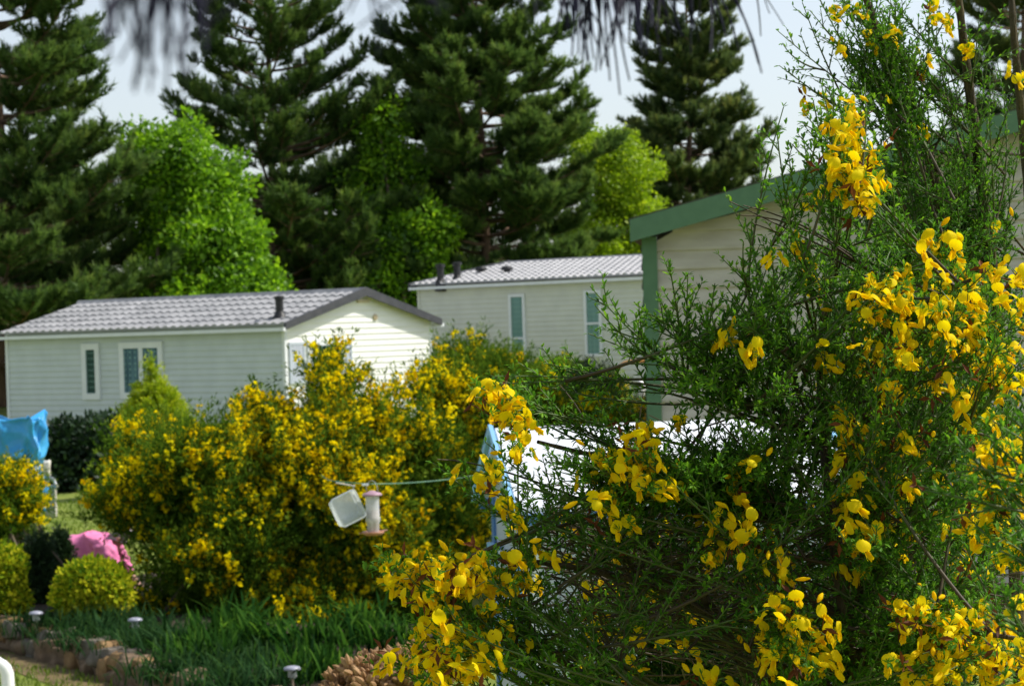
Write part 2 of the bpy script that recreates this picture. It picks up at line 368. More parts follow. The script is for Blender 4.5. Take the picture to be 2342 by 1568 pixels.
# stone edging of the bed, from the left edge of the picture to bottom centre
WPATH = [G(-60,16.4), G(40,15.75), G(110,15.35), G(200,14.8), G(300,13.95), G(400,13.2), G(520,12.5), G(700,12.0)]
WPATH = np.array(WPATH)
def bed():
    A = Acc()
    fr = WPATH + np.array([0.06,0.10,0.0]); fr[:,2] = 0.17
    bk = fr + np.array([0.6,4.2,0.0]); bk[:,2] = 0.03
    mid = fr*0.65+bk*0.35; mid[:,2] = 0.19
    n = len(fr); V = np.vstack([fr*[1,1,0]+[0,0,-.02], fr, mid, bk])
    Q = [(r*n+i, r*n+i+1, (r+1)*n+i+1, (r+1)*n+i) for r in range(3) for i in range(n-1)]
    A.add(V, Q); tag(A.build('bed_ground', M['soil']), kind='structure')
    B = Acc()
    f0 = WPATH + np.array([-.05,-.12,0]); f1 = f0 + np.array([-.15,-.34,0]); wob = np.sin(np.arange(n)*1.7)*.12
    f1[:,1] += wob; f0[:,2] = .006; f1[:,2] = .006
    B.add(np.vstack([f1,f0]), [(i,i+1,n+i+1,n+i) for i in range(n-1)])
    tag(B.build('bare_ground', M['dry_soil']), kind='structure')
bed()
def rock(r, s, seed):
    "irregular block from a subdivided cube"
    q = np.random.default_rng(seed); n = 6
    A = Acc(); g = np.linspace(-1,1,n)
    u, v = np.meshgrid(g, g); u = u.ravel(); v = v.ravel(); o = np.ones_like(u)
    i = np.arange(n-1)[:,None]*n; j = np.arange(n-1)[None,:]
    Q = np.stack([i+j,i+j+1,i+n+j+1,i+n+j],-1).reshape(-1,4)
    for f in ((u,v,o),(v,u,-o),(o,u,v),(-o,v,u),(v,o,u),(u,-o,v)):
        X = np.stack(f,-1); X = X/(np.abs(X)**5).sum(1,keepdims=True)**(1/5.)
        X = X*(1+.24*vnoise(X,1.3,seed%50)[:,None]+.12*vnoise(X,3.1,seed%31)[:,None])
        A.add(X*np.array(s), Q)
    return A
def stone_wall():
    root = thing('stone_wall', 'low dry edging wall of rough brown stones between lawn and flower bed', 'wall', WPATH[3])
    seg = np.linalg.norm(np.diff(WPATH,axis=0),axis=1); cum = np.concatenate([[0],np.cumsum(seg)])
    k = 0
    for row, (zc, hh) in enumerate(((0.05,.065),(0.145,.06))):
        s_ = 0.1*row
        while s_ < cum[-1]-.1:
            wdt = rng.uniform(.045,.115); s_ += wdt
            p = np.array([np.interp(s_,cum,WPATH[:,a]) for a in range(3)])
            p += [rng.normal(0,.02), rng.normal(0,.035)+.04*row, zc+rng.normal(0,.012)]
            A = rock(1,(wdt*1.02, rng.uniform(.08,.12), hh*rng.uniform(.75,1.35)),k+3)
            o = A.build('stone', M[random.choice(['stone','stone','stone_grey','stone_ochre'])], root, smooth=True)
            o.location = Vector(p)-root.location; o.rotation_euler = (rng.normal(0,.12), rng.normal(0,.12), -0.75+rng.normal(0,.2))
            s_ += wdt*.9; k += 1
stone_wall()

# ------------------------------------------------------------------ buildings
def solve_local(root_loc, rz, px, py, axis, val):
    "point where the sight line through (px,py) meets the local plane axis = val"
    c, s_ = math.cos(-rz), math.sin(-rz)
    R = np.array([[c,-s_,0],[s_,c,0],[0,0,1]])
    o = R @ (CAM-np.array(root_loc)); d = R @ ray(px, py)
    t = (val-o[axis])/d[axis]; return o+d*t
def siding(A, mp, zlo, zhi, pitch, lo, hi, mi=0, lip=0.016):
    "lapped boards; mp(s,z,out) -> point; lo(z), hi(z) give the wall's extent at height z"
    z = zlo
    while z < zhi-1e-6:
        z1 = min(z+pitch, zhi)
        a0,b0,a1,b1 = lo(z),hi(z),lo(z1),hi(z1)
        if b0-a0 > .01:
            V = [mp(a0,z,0),mp(b0,z,0),mp(b0,z,lip),mp(a0,z,lip),mp(a0,z+.02,lip),mp(b0,z+.02,lip),mp(b1,z1,.001),mp(a1,z1,.001)]
            A.add(V, [(0,1,2,3),(3,2,5,4),(4,5,6,7)], mi=mi)
        z = z1
def tile_roof(A, x0,z0,x1,z1, ya,yb, period, row, mi=0, hump=.028, step=.03):
    "pressed tile sheet from eave (x0,z0) to ridge (x1,z1), running ya..yb"
    sl = math.hypot(x1-x0, z1-z0); ex, ez = (x1-x0)/sl, (z1-z0)/sl; nx_, nz_ = -ez, ex
    if nz_ < 0: nx_, nz_ = -nx_, -nz_
    prof = np.array([(0,0),(.10,.55),(.22,.92),(.34,1),(.46,.92),(.58,.55),(.68,.06),(.84,0)])
    k = int(round((yb-ya)/period)); per = (yb-ya)/k
    ss = np.concatenate([(i+prof[:,0])*per for i in range(k)]+[[k*per]])+ya
    hh = np.concatenate([np.tile(prof[:,1],k),[0]])*hump
    nr = int(round(sl/row)); rl = sl/nr; n = len(ss)
    rows = []
    for r in range(nr):
        rows.append((r*rl, 0.0)); rows.append((r*rl, step)); rows.append(((r+1)*rl+.0, 0.004))
    V = []
    for q,(d,h) in enumerate(rows):
        hv = hh*(0.0 if q%3==0 and q==0 else 1)+h
        V.append(np.stack([x0+ex*d+nx_*hv, ss, z0+ez*d+nz_*hv],-1))
    V = np.vstack(V); Q=[]
    for q in range(len(rows)-1):
        i = np.arange(n-1); a = q*n
        Q.append(np.stack([a+i, a+i+1, a+n+i+1, a+n+i],-1))
    A.add(V, np.vstack(Q), mi=mi)
def window(root, axis, plane, s0,s1,z0,z1, fw, out=-1, curtain='net_curtain', mull=0, rail=None, sign=None, fd=.05):
    "framed window standing proud of a wall; axis 0: wall is x=plane, axis 1: wall is y=plane; outward = negative"
    def bx(A, a0,a1,c0,c1,d0,d1):
        if axis == 0: A.box(plane-d1, plane-d0, a0,a1,c0,c1)
        else: A.box(a0,a1, plane-d1, plane-d0, c0,c1)
    s0,s1 = min(s0,s1),max(s0,s1)
    A = Acc()
    bx(A,s0,s1,z1-fw,z1,.0,fd); bx(A,s0,s1,z0,z0+fw,.0,fd); bx(A,s0,s0+fw,z0+fw,z1-fw,.0,fd); bx(A,s1-fw,s1,z0+fw,z1-fw,.0,fd)
    if mull:
        m_ = (s0+s1)/2; bx(A,m_-fw*.45,m_+fw*.45,z0+fw,z1-fw,.0,fd-.004)
    if rail is not None: bx(A,s0+fw,s1-fw,rail-.02,rail+.02,.0,fd-.004)
    fr = A.build('window', M['trim_white'], root)
    B = Acc(); n = 40
    ss = np.linspace(s0+fw,s1-fw,n); off = .018+.004*np.sin(np.arange(n)*1.1)
    V = []
    for zz in (z0+fw, z1-fw):
        for a,o_ in zip(ss,off): V.append((plane-o_,a,zz) if axis==0 else (a,plane-o_,zz))
    B.add(V, [(i,i+1,n+i+1,n+i) for i in range(n-1)]); B.build('curtain', M[curtain], fr)
    C = Acc(); bx(C,s0+fw,s1-fw,z0+fw,z1-fw,.034,.038); C.build('pane', M['glass'], fr)
    return fr

def home_one():
    c0 = P(650,757,38.0); rz = math.radians(54.2); W, L = 4.12, 7.15
    zg = ground_h(38); loc = (c0[0],c0[1],zg)
    root = thing('mobile_home', 'white clad mobile home with grey tiled roof, black flue and dark gable edging, left', 'mobile home', loc, rz)
    ze = c0[2]-zg+.115; zr = P(825,654,39.75)[2]-zg-.13; hw = W/2; zb = 0.42; slope = (zr-ze)/hw
    S = lambda px,py,ax,v: solve_local(loc,rz,px,py,ax,v)
    A = Acc(); siding(A, lambda s,z,o:(-o,s,z), zb, ze, .107, lambda z:0.0, lambda z:L); A.build('wall', M['siding_shaded'], root)['label'] = 'long wall toned pale grey for shade, with two windows'
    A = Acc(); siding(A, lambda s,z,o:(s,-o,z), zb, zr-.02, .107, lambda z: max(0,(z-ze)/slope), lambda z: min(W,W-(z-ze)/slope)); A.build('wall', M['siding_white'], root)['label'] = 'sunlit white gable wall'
    A = Acc(); A.box(W-.02,W,0.02,L,zb,ze); A.box(0.02,W-.02,L-.02,L,zb,ze+.02); A.build('wall', M['siding_cream'], root)
    A = Acc(); A.box(.04,W-.04,.04,L-.04,-.2,zb); A.build('skirting', M['skirt_dark'], root)
    for x,y in ((0,0),(W,0),(0,L)):
        A = Acc(); A.box(x-.03,x+.035,y-.03,y+.035,zb,ze-.01); A.build('corner_trim', M['trim_white'], root)
    A = Acc(); ov=.14; g=.16
    tile_roof(A,-ov,ze-ov*slope+.03,hw,zr+.03,-g,L+g,.20,.36); tile_roof(A,W+ov,ze-ov*slope+.03,hw,zr+.03,-g,L+g,.20,.36)
    roof = A.build('roof', M['roof_grey'], root)
    A = Acc(); A.hexa([(hw-.13,-g,zr),(hw+.13,-g,zr),(hw+.13,L+g,zr),(hw-.13,L+g,zr)],[(hw-.05,-g-.005,zr+.10),(hw+.05,-g-.005,zr+.10),(hw+.05,L+g,zr+.10),(hw-.05,L+g,zr+.10)])
    A.build('ridge_cap', M['roof_grey'], roof)
    for sgn in (-1,1):
        A = Acc(); xe = hw+sgn*(hw+ov+.02); z0 = ze-(ov+.02)*slope
        a = [(xe,-g-.03,z0-.05),(hw,-g-.03,zr-.05),(hw,-g+.02,zr-.05),(xe,-g+.02,z0-.05)]
        b = [(xe,-g-.03,z0+.075),(hw,-g-.03,zr+.105),(hw,-g+.02,zr+.105),(xe,-g+.02,z0+.075)]
        if sgn>0: a=[(p[0],p[1],p[2]) for p in a]
        A.hexa(a,b); A.build('bargeboard', M['fascia_dark'], root)
        B = Acc(); xg = hw+sgn*(hw+ov+.03); B.box(xg-.05,xg+.05,-g-.02,L+g,z0-.072,z0-.012); B.build('gutter', M['trim_white'], root)
    # black flue near the gable
    p = S(640,733,0,.30); zz = ze+.30*slope+.03
    A = Acc(); A.lathe([(0.0,-.05),(.125,-.05),(.12,.03),(.085,.10),(.072,.13),(.072,.33),(.088,.335),(.088,.40),(0,.405)],(.30,p[1],zz),16); A.build('flue', M['black_metal'], roof, smooth=False)
    # windows on the long wall
    a,b = S(189,786,0,0),S(233,913,0,0); window(root,0,0,a[1],b[1],b[2],a[2],.115,curtain='net_curtain')
    a,b = S(275,783,0,0),S(378,911,0,0); window(root,0,0,a[1],b[1],b[2],a[2],.115,curtain='curtain',mull=1)
    # gable window and shutters
    a,b = S(700,778,1,0),S(785,872,1,0); window(root,1,0,a[0],b[0],b[2],a[2],.10,curtain='net_curtain',rail=(a[2]+b[2])/2+.08)
    for x0,x1,y0 in ((658,696,783),(788,804,781)):
        a,b = S(x0,y0,1,0),S(x1,y0+92,1,0)
        A = Acc(); A.box(a[0],b[0],-.045,-.016,b[2],b[2]+.05); A.box(a[0],b[0],-.045,-.016,a[2]-.05,a[2]); A.box(a[0],a[0]+.04,-.045,-.016,b[2]+.05,a[2]-.05); A.box(b[0]-.04,b[0],-.045,-.016,b[2]+.05,a[2]-.05)
        z = b[2]+.06
        while z < a[2]-.06:
            A.hexa([(a[0]+.04,-.042,z),(b[0]-.04,-.042,z),(b[0]-.04,-.036,z),(a[0]+.04,-.036,z)],[(a[0]+.04,-.024,z+.028),(b[0]-.04,-.024,z+.028),(b[0]-.04,-.018,z+.028),(a[0]+.04,-.018,z+.028)]); z += .036
        A.build('shutter', M['shutter'], root)
    v = S(856,725,1,0); A = Acc(); ax = np.array([[1,0,0],[0,0,-1],[0,1,0]])
    A.lathe([(0,.03),(.055,.03),(.06,.02),(.06,-.02)],(v[0],-.01,v[2]),18,axis=ax)
    for k in range(4): A.box(v[0]-.04,v[0]+.04,-.048,-.042,v[2]-.035+k*.02,v[2]-.028+k*.02)
    A.build('vent', M['beige_plastic'], root)
    a,b = S(814,686,1,0),S(840,690,1,0); A = Acc(); A.box(a[0],b[0],-.06,-.016,b[2]-.01,a[2]); A.build('strip_lamp', M['beige_plastic'], root)
home_one()

def home_two():
    c = P(957,667,46.0); rz = math.atan2(0.79,0.616); L, W = 9.5, 6.6
    zg = ground_h(46)
    ang = rz   # x axis towards the back right, y axis towards the back left
    # local origin: near corner of the long wall, L along -y from the far-left corner
    yv = np.array([-0.79,0.616,0]); o = c - yv*L
    loc = (o[0],o[1],zg)
    root = thing('mobile_home', 'cream clad mobile home with pale ribbed roof and two tall windows behind the broom', 'mobile home', loc, rz)
    S = lambda px,py,ax,v: solve_local(loc,rz,px,py,ax,v)
    ze = c[2]-zg+.12; hw=W/2; zr = P(1188,600,46+hw*.79)[2]-zg-.05; slope=(zr-ze)/hw; zb=.4
    A = Acc(); siding(A, lambda s,z,o_:(-o_,s,z), zb, ze, .10, lambda z:0.0, lambda z:L); A.build('wall', M['siding_cream'], root)
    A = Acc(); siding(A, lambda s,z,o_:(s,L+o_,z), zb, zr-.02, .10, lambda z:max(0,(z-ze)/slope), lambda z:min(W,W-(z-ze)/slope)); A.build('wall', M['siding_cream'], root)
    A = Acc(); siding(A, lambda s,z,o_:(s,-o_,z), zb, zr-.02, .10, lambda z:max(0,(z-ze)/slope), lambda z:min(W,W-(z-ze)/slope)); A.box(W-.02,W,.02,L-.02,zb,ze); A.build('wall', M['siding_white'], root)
    A = Acc(); A.box(.04,W-.04,.04,L-.04,-.3,zb); A.build('skirting', M['skirt_dark'], root)
    A = Acc(); tile_roof(A,-.12,ze-.12*slope+.03,hw,zr+.03,-.15,L+.15,.175,.36,hump=.036); tile_roof(A,W+.12,ze-.12*slope+.03,hw,zr+.03,-.15,L+.15,.175,.36,hump=.036)
    roof = A.build('roof', M['roof_pale'], root)
    A = Acc(); A.hexa([(hw-.12,-.15,zr),(hw+.12,-.15,zr),(hw+.12,L+.15,zr),(hw-.12,L+.15,zr)],[(hw-.05,-.155,zr+.09),(hw+.05,-.155,zr+.09),(hw+.05,L+.155,zr+.09),(hw-.05,L+.155,zr+.09)]); A.build('ridge_cap', M['roof_grey'], roof)
    for sgn in (-1,1):
        A = Acc(); xe=hw+sgn*(hw+.14); z0=ze-.14*slope
        A.hexa([(xe,L+.13,z0-.08),(hw,L+.13,zr-.08),(hw,L+.18,zr-.08),(xe,L+.18,z0-.08)],[(xe,L+.13,z0+.08),(hw,L+.13,zr+.11),(hw,L+.18,zr+.11),(xe,L+.18,z0+.08)])
        A.build('bargeboard', M['fascia_dark'], root)
        B = Acc(); xg=hw+sgn*(hw+.15); B.box(xg-.05,xg+.05,-.1,L+.12,z0-.065,z0-.01); B.build('gutter', M['trim_white'], root)
    A = Acc(); A.box(-.03,.03,L-.03,L+.03,zb,ze-.01); A.build('corner_trim', M['siding_cream'], root)
    def on_roof(px,py):
        # intersect the sight line with the front roof slope
        q0 = S(px,py,0,0); q1 = S(px,py,0,2.0); f0 = q0[2]-(ze+slope*q0[0]); f1 = q1[2]-(ze+slope*q1[0])
        t = f0/(f0-f1); return q0+(q1-q0)*t
    for px,py in ((1101,630),(1160,629)):
        p = on_roof(px,py); A = Acc(); A.lathe([(0,-.05),(.07,-.05),(.07,.06),(.13,.07),(.13,.11),(.09,.15),(0,.16)],p+[0,0,.04],14); A.build('vent_cowl', M['black_metal'], roof)
    for px,py,h in ((1008,652,.42),(1046,645,.40)):
        p = on_roof(px,py); A = Acc(); A.lathe([(0,-.15),(.13,-.15),(.11,.05),(.075,.12),(.075,h-.07),(.10,h-.06),(.10,h),(0,h+.01)],p+[0,0,.02],14); A.build('flue', M['black_metal'], roof)
    a,b = S(1165,673,0,0),S(1206,812,0,0); window(root,0,0,a[1],b[1],b[2],a[2],.06,curtain='pale_blind',rail=b[2]+.35)
    a,b = S(1337,664,0,0),S(1381,815,0,0); window(root,0,0,a[1],b[1],b[2],a[2],.06,curtain='pale_blind',rail=(a[2]+b[2])/2)
home_two()

def chalet():
    Y = 17.0
    root = thing('chalet', 'wooden chalet gable with pale boards, green fascia and green corner post behind foreground broom', 'chalet', (P(1480,900,Y)[0],Y,0), math.radians(-6.5))
    f = lambda px,py: solve_local(np.array(root.location),math.radians(-6.5),px,py,1,-.30)
    tl = f(1440,502); tb = f(1440,553); tr = f(1840,388)
    slope = (tr[2]-tl[2])/(tr[0]-tl[0]); th = tl[2]-tb[2]
    hw = 3.15; xp = hw; Z = lambda x: tl[2]+slope*(x-tl[0])    # top of fascia
    zp = Z(xp); D=5.5
    A = Acc(); siding(A, lambda s,z,o:(s,-o,z), .15, zp-th, .147, lambda z: max(.0,(z-(Z(0)-th))/slope), lambda z: min(2*hw,2*hw-(z-(Z(0)-th))/slope), lip=.024); A.build('wall', M['chalet_board'], root)
    A = Acc(); siding(A, lambda s,z,o:(-o,s,z), .15, Z(0)-th, .147, lambda z:.0, lambda z:D); siding(A, lambda s,z,o:(2*hw+o,s,z), .15, Z(0)-th, .147, lambda z:.0, lambda z:D); A.box(.02,2*hw-.02,D-.05,D,.15,Z(0)-th); A.build('wall', M['chalet_board'], root)
    for x in (0,2*hw):
        A = Acc(); A.box(x-.055 if x else -.004, x+.055 if x else .112,-.048,.06,.0,Z(0)-th+.01 if x else Z(.05)-th+.012); A.build('corner_post', M['green_paint'], root)
    for s_ in (0,1):
        A = Acc(); mx = (lambda x: x) if not s_ else (lambda x: 2*hw-x)
        e = tl[0]
        A.hexa([(mx(e),-.30,Z(e)-th),(mx(xp),-.30,zp-th),(mx(xp),-.27,zp-th),(mx(e),-.27,Z(e)-th)],[(mx(e),-.30,Z(e)),(mx(xp),-.30,zp),(mx(xp),-.27,zp),(mx(e),-.27,Z(e))]); A.build('fascia', M['green_paint'], root)
        B = Acc()
        B.hexa([(mx(e),-.268,Z(e)-.07),(mx(xp),-.268,zp-.07),(mx(xp),D+.2,zp-.07),(mx(e),D+.2,Z(e)-.07)],[(mx(e-.01),-.305,Z(e)+.006),(mx(xp),-.305,zp+.006),(mx(xp),D+.2,zp+.006),(mx(e-.01),D+.2,Z(e)+.006)]); r = B.build('roof', M['felt'], root)
        C = Acc(); C.hexa([(mx(e),-.266,Z(e)-th+.02),(mx(.0),-.266,Z(0)-th+.02),(mx(.0),D+.15,Z(0)-th+.02),(mx(e),D+.15,Z(e)-th+.02)],[(mx(e),-.266,Z(e)-th+.05),(mx(.0),-.266,Z(0)-th+.05),(mx(.0),D+.15,Z(0)-th+.05),(mx(e),D+.15,Z(e)-th+.05)]); C.build('soffit', M['soffit'], root)
    A = Acc(); A.box(.05,2*hw-.05,.05,D-.05,-.1,.15); A.build('plinth', M['skirt_dark'], root)
chalet()

def playhouse():
    # ridge direction u, gable direction g (towards the camera)
    g = norm(np.array([.1045,-.55,0])); u = np.array([-g[1],g[0],0]); rz = math.atan2(u[1],u[0])
    rp = P(1121,979,11.0); hw=.55; L=1.75
    o = rp + g*0; loc = (o[0],o[1],0)
    root = thing('playhouse', 'small plastic playhouse with white roof and blue trim half hidden by the broom', 'playhouse', loc, rz)
    zr = rp[2]; fe = rp+g*hw; ze = P(1165,1163,fe[1])[2]; sl=(zr-ze)/hw
    # local: x along ridge, -y towards the camera
    wx0=.09; wy=hw-.10; zt=ze-.02
    for s_ in (-1,1):
        A = Acc()
        A.hexa([(0.025,s_*hw,ze-.03),(L,s_*hw,ze-.03),(L,0,zr-.03),(0.025,0,zr-.03)],[(0.025,s_*hw,ze),(L,s_*hw,ze),(L,0,zr),(0.025,0,zr)])
        A.build('roof', M['play_white'], root)
        for x in (-.01,L):
            B = Acc(); B.hexa([(x,s_*(hw+.02),ze-.05),(x+.022,s_*(hw+.02),ze-.05),(x+.022,0,zr-.03),(x,0,zr-.03)],[(x,s_*(hw+.02),ze+.012),(x+.022,s_*(hw+.02),ze+.012),(x+.022,0,zr+.02),(x,0,zr+.02)]); B.build('roof_trim', M['play_light_blue'], root)
    for s_ in (-1,1):
        A = Acc(); A.box(.03,L-.02,s_*(hw+.005)-.012,s_*(hw+.005)+.012,ze-.085,ze-.032); A.build('eave_trim', M['play_blue'], root)
    # end walls
    for x in (wx0,L-wx0):
        A = Acc(); zz = lambda y: zr-.05-abs(y)*sl
        ys = np.linspace(-wy,wy,11)
        V = [(x,y,.0) for y in ys]+[(x,y,zz(y)-.02) for y in ys]+[(x+.04,y,.0) for y in ys]+[(x+.04,y,zz(y)-.02) for y in ys]
        n=11; A.add(V,[(i,n+i,n+i+1,i+1) for i in range(10)]+[(2*n+i,2*n+i+1,3*n+i+1,3*n+i) for i in range(10)]); A.build('wall', M['play_wall_shaded'], root)
    for s_ in (-1,1):
        A = Acc(); k=0; x=wx0+.042
        while x < L-wx0-.05:
            x1=min(x+.11,L-wx0-.045); A.box(x,x1-.014,s_*wy-.02,s_*wy+.02,.0,ze+.02); A.box(x1-.014,x1,s_*wy-.012,s_*wy+.012,.0,ze+.02); x=x1
        A.build('wall', M['play_wall_shaded'], root)
    for x in (wx0-.012,L-wx0-.03):
        for s_ in (-1,1):
            A = Acc(); A.box(x,x+.06,s_*wy-.035,s_*wy+.035,.0,ze-.03+.05); A.build('corner_post', M['play_blue'] if s_>0 else M['play_white'], root)
    # gable window with frame, sill, shutters
    A = Acc(); x=wx0; z0,z1=.68,1.10
    A.box(x-.03,x-.002,-.22,-.18,z0,z1); A.box(x-.03,x-.002,.18,.22,z0,z1); A.box(x-.03,x-.002,-.18,.18,z1-.05,z1); A.box(x-.03,x-.002,-.18,.18,z0,z0+.05); A.box(x-.027,x-.004,-.015,.015,z0+.05,z1-.05)
    fr = A.build('window', M['play_white'], root)
    B = Acc(); B.box(x-.012,x-.008,-.18,.18,z0+.05,z1-.05); B.build('pane', M['glass'], fr)
    C = Acc(); C.box(x-.10,x-.001,-.30,.30,z0-.07,z0-.02); C.build('sill', M['play_white'], fr)
    for s_ in (-1,1):
        A = Acc(); A.box(x-.05,x-.02,s_*.33-.10,s_*.33+.10,z0-.0,z1+.02); A.build('shutter', M['play_light_blue'], root)
    A = Acc(); A.box(x-.02,x-.001,-.25,.25,.06,.5); A.box(x-.035,x-.022,-.2,.2,.1,.46); A.build('panel', M['play_white'], root)
    return root
PH = playhouse()

# ------------------------------------------------------------------ trees
TUFTS = [tuft_tpl(36,.32,.17,.028,s) for s in (1,2,3)]
def pine(label, base, H, zc, prof, nwh, per, seed, dens=1.0, matn='needle', lean=0, up=.22, tr=.17, group=None):
    r = np.random.default_rng(seed)
    root = thing('pine_tree', label, 'pine tree', base, 0)
    n = 14; zz = np.linspace(-.2,H,n)
    tp = np.stack([.10*np.sin(zz*.5+seed)+lean*zz, .10*np.cos(zz*.43+seed), zz],-1)
    T = Acc(); T.tube(tp, np.linspace(tr,.02,n)*(1+.2*(np.arange(n)==0)), 8)
    C = Acc(); pos=[]; dr=[]; ti=[]
    hs_ = np.linspace(zc/H,1,nwh)**0.95
    for h in hs_:
        k = per if h<.85 else max(4,per-1)
        a0 = r.uniform(0,2*PI)
        for b in range(k):
            R = prof(h)*r.uniform(.72,1.15)
            az = a0+b*2*PI/k+r.normal(0,.22)
            z = h*H+r.normal(0,.30)
            s0 = np.array([np.interp(z,zz,tp[:,0]),np.interp(z,zz,tp[:,1]),z])
            o = np.array([math.cos(az),math.sin(az),0])
            rise = R*(up+.25*h+r.normal(0,.13))
            e = s0+o*R+[0,0,rise]; c = s0+o*R*.6+[0,0,rise*.15-.06*R]
            pts = bez(s0,c,e,8); T.tube(pts, np.linspace(.018+.012*R,.006,8), 5, cap=False)
            # side limbs
            ns = max(3,int(R*4.2))
            segs=[(pts,1.0)]
            for q in range(ns):
                t = r.uniform(.28,.97); p = pts[0]*(1-t)**2+2*c*t*(1-t)+e*t*t
                sd_ = (1 if q%2 else -1)*r.uniform(.45,1.1); ca,sa=math.cos(sd_),math.sin(sd_)
                d2 = np.array([o[0]*ca-o[1]*sa,o[0]*sa+o[1]*ca,r.uniform(.15,.55)])
                l2 = (.22+.40*R*(1-t*.75))*r.uniform(.6,1.1)
                e2 = p+d2*l2; m2 = p+d2*l2*.5-[0,0,.06*l2]
                sp = bez(p,m2,e2,5); segs.append((sp,.8)); 
                if l2>.6: T.tube(sp, np.linspace(.012,.004,5), 4, cap=False)
            for sp,wt in segs:
                ln = np.linalg.norm(np.diff(sp,axis=0),axis=1).sum()
                m = max(2,int(ln*14*dens))
                t = r.uniform(.38 if wt==1 else .1,1,m)
                ii = t*(len(sp)-1); i0 = np.minimum(ii.astype(int),len(sp)-2); fr=(ii-i0)[:,None]
                pp = sp[i0]*(1-fr)+sp[i0+1]*fr; dd = norm(sp[i0+1]-sp[i0])
                side = r.normal(0,.55,(m,3)); side[:,2] = np.abs(side[:,2])*.8+.45
                pos.append(pp); dr.append(norm(dd+side)); ti.append(r.normal(.45,.16,m)+.1*(t-.6))  # lighter tint towards branch ends paints sun on the tips
    pos=np.vstack(pos); dr=np.vstack(dr); ti=np.concatenate(ti)
    lead = np.stack([np.full(10,tp[-1,0]),np.full(10,tp[-1,1]),H-np.linspace(0,.9,10)],-1)
    pos=np.vstack([pos,lead]); dr=np.vstack([dr,np.tile([[0,0,1.]],(10,1))+r.normal(0,.25,(10,3))]); ti=np.concatenate([ti,np.full(10,.6)])
    ti = ti+.16*vnoise(pos,.9,seed)
    w_ = r.integers(0,3,len(pos)); sc_ = r.uniform(.75,1.25,len(pos))
    for k in range(3):
        m = w_==k; C.inst(TUFTS[k], frames(dr[m],r.uniform(0,6.28,m.sum()))*sc_[m][:,None,None], pos[m], ti[m])
    T.build('trunk', M['bark_pine'], root, smooth=True); C.build('crown', M[matn], root)
    return len(pos)
cnt=0
cnt+=pine('tall pine at the left edge of the photo with long boughs', G(12,53), 14.5, .8, lambda h: 4.9*(1-h)**.5*(.82+.18*math.sin(h*11)) +.25, 22, 7, 11, .92, lean=.0)
cnt+=pine('airy topped pine with bare upper trunk between the bright green trees', G(632,60), 13.2, .6, lambda h: (2.3*(1-h/.55)**.6+2.2 if h<.55 else 2.3*((1-h)/.45)**.5)+.2, 20, 6, 23, .74, up=.30)
cnt+=pine('broad dark pine directly behind the cream home', G(1115,61), 14.2, 1.4, lambda h: 4.1*(1-h)**.48*(.85+.15*math.sin(h*16+1))+.25, 23, 7, 37, 1.25, matn='needle')
cnt+=pine('pine with whole pointed top visible above the chalet roof', G(1592,72), 12.4, 1.2, lambda h: 3.2*(1-h)**.5*(.85+.15*math.sin(h*17))+.15, 22, 7, 41, 1.35, matn='needle_dark', up=.15)
cnt+=pine('dark pine in the right corner behind the tall broom stems', G(2360,58), 11.5, 2.0, lambda h: 2.9*(1-h)**.5+.2, 15, 6, 53, 1.0, matn='needle_dark')
print('tufts', cnt)

def lump_points(lumps, n, r, shell=.3, zmin=.05):
    "points near the surface of a union of ellipsoids, with outward directions"
    L = np.array(lumps, float); c, rad = L[:,:3], L[:,3:6]
    wgt = (rad[:,0]*rad[:,2]+rad[:,0]*rad[:,1]); wgt/=wgt.sum()
    P_=[]; D_=[]
    while sum(len(p) for p in P_) < n:
        k = r.choice(len(L), n, p=wgt); d = norm(r.normal(size=(n,3)))
        f = 1-shell*r.random(n)**1.6+r.normal(0,.03,n)
        p = c[k]+d*rad[k]*f[:,None]
        ok = p[:,2]>zmin
        if len(L)<40:
            q = ((p[:,None,:]-c[None])/rad[None]); ins = (q**2).sum(-1)
            ins[np.arange(n),k] = 9
            ok &= ins.min(1)>.55
        P_.append(p[ok]); D_.append(norm(d/rad[k])[ok])
    return np.vstack(P_)[:n], np.vstack(D_)[:n]
def clumped(lumps, m, r, lo, hi, zmin=.05):
    "break big ellipsoids into many smaller clumps lying on their surface"
    p,_ = lump_points(lumps, m, r, .25, zmin); q = r.uniform(lo,hi,m)
    return [tuple(a)+(b*r.uniform(.9,1.4),b*r.uniform(.9,1.4),b*r.uniform(.7,1.1)) for a,b in zip(p,q)]
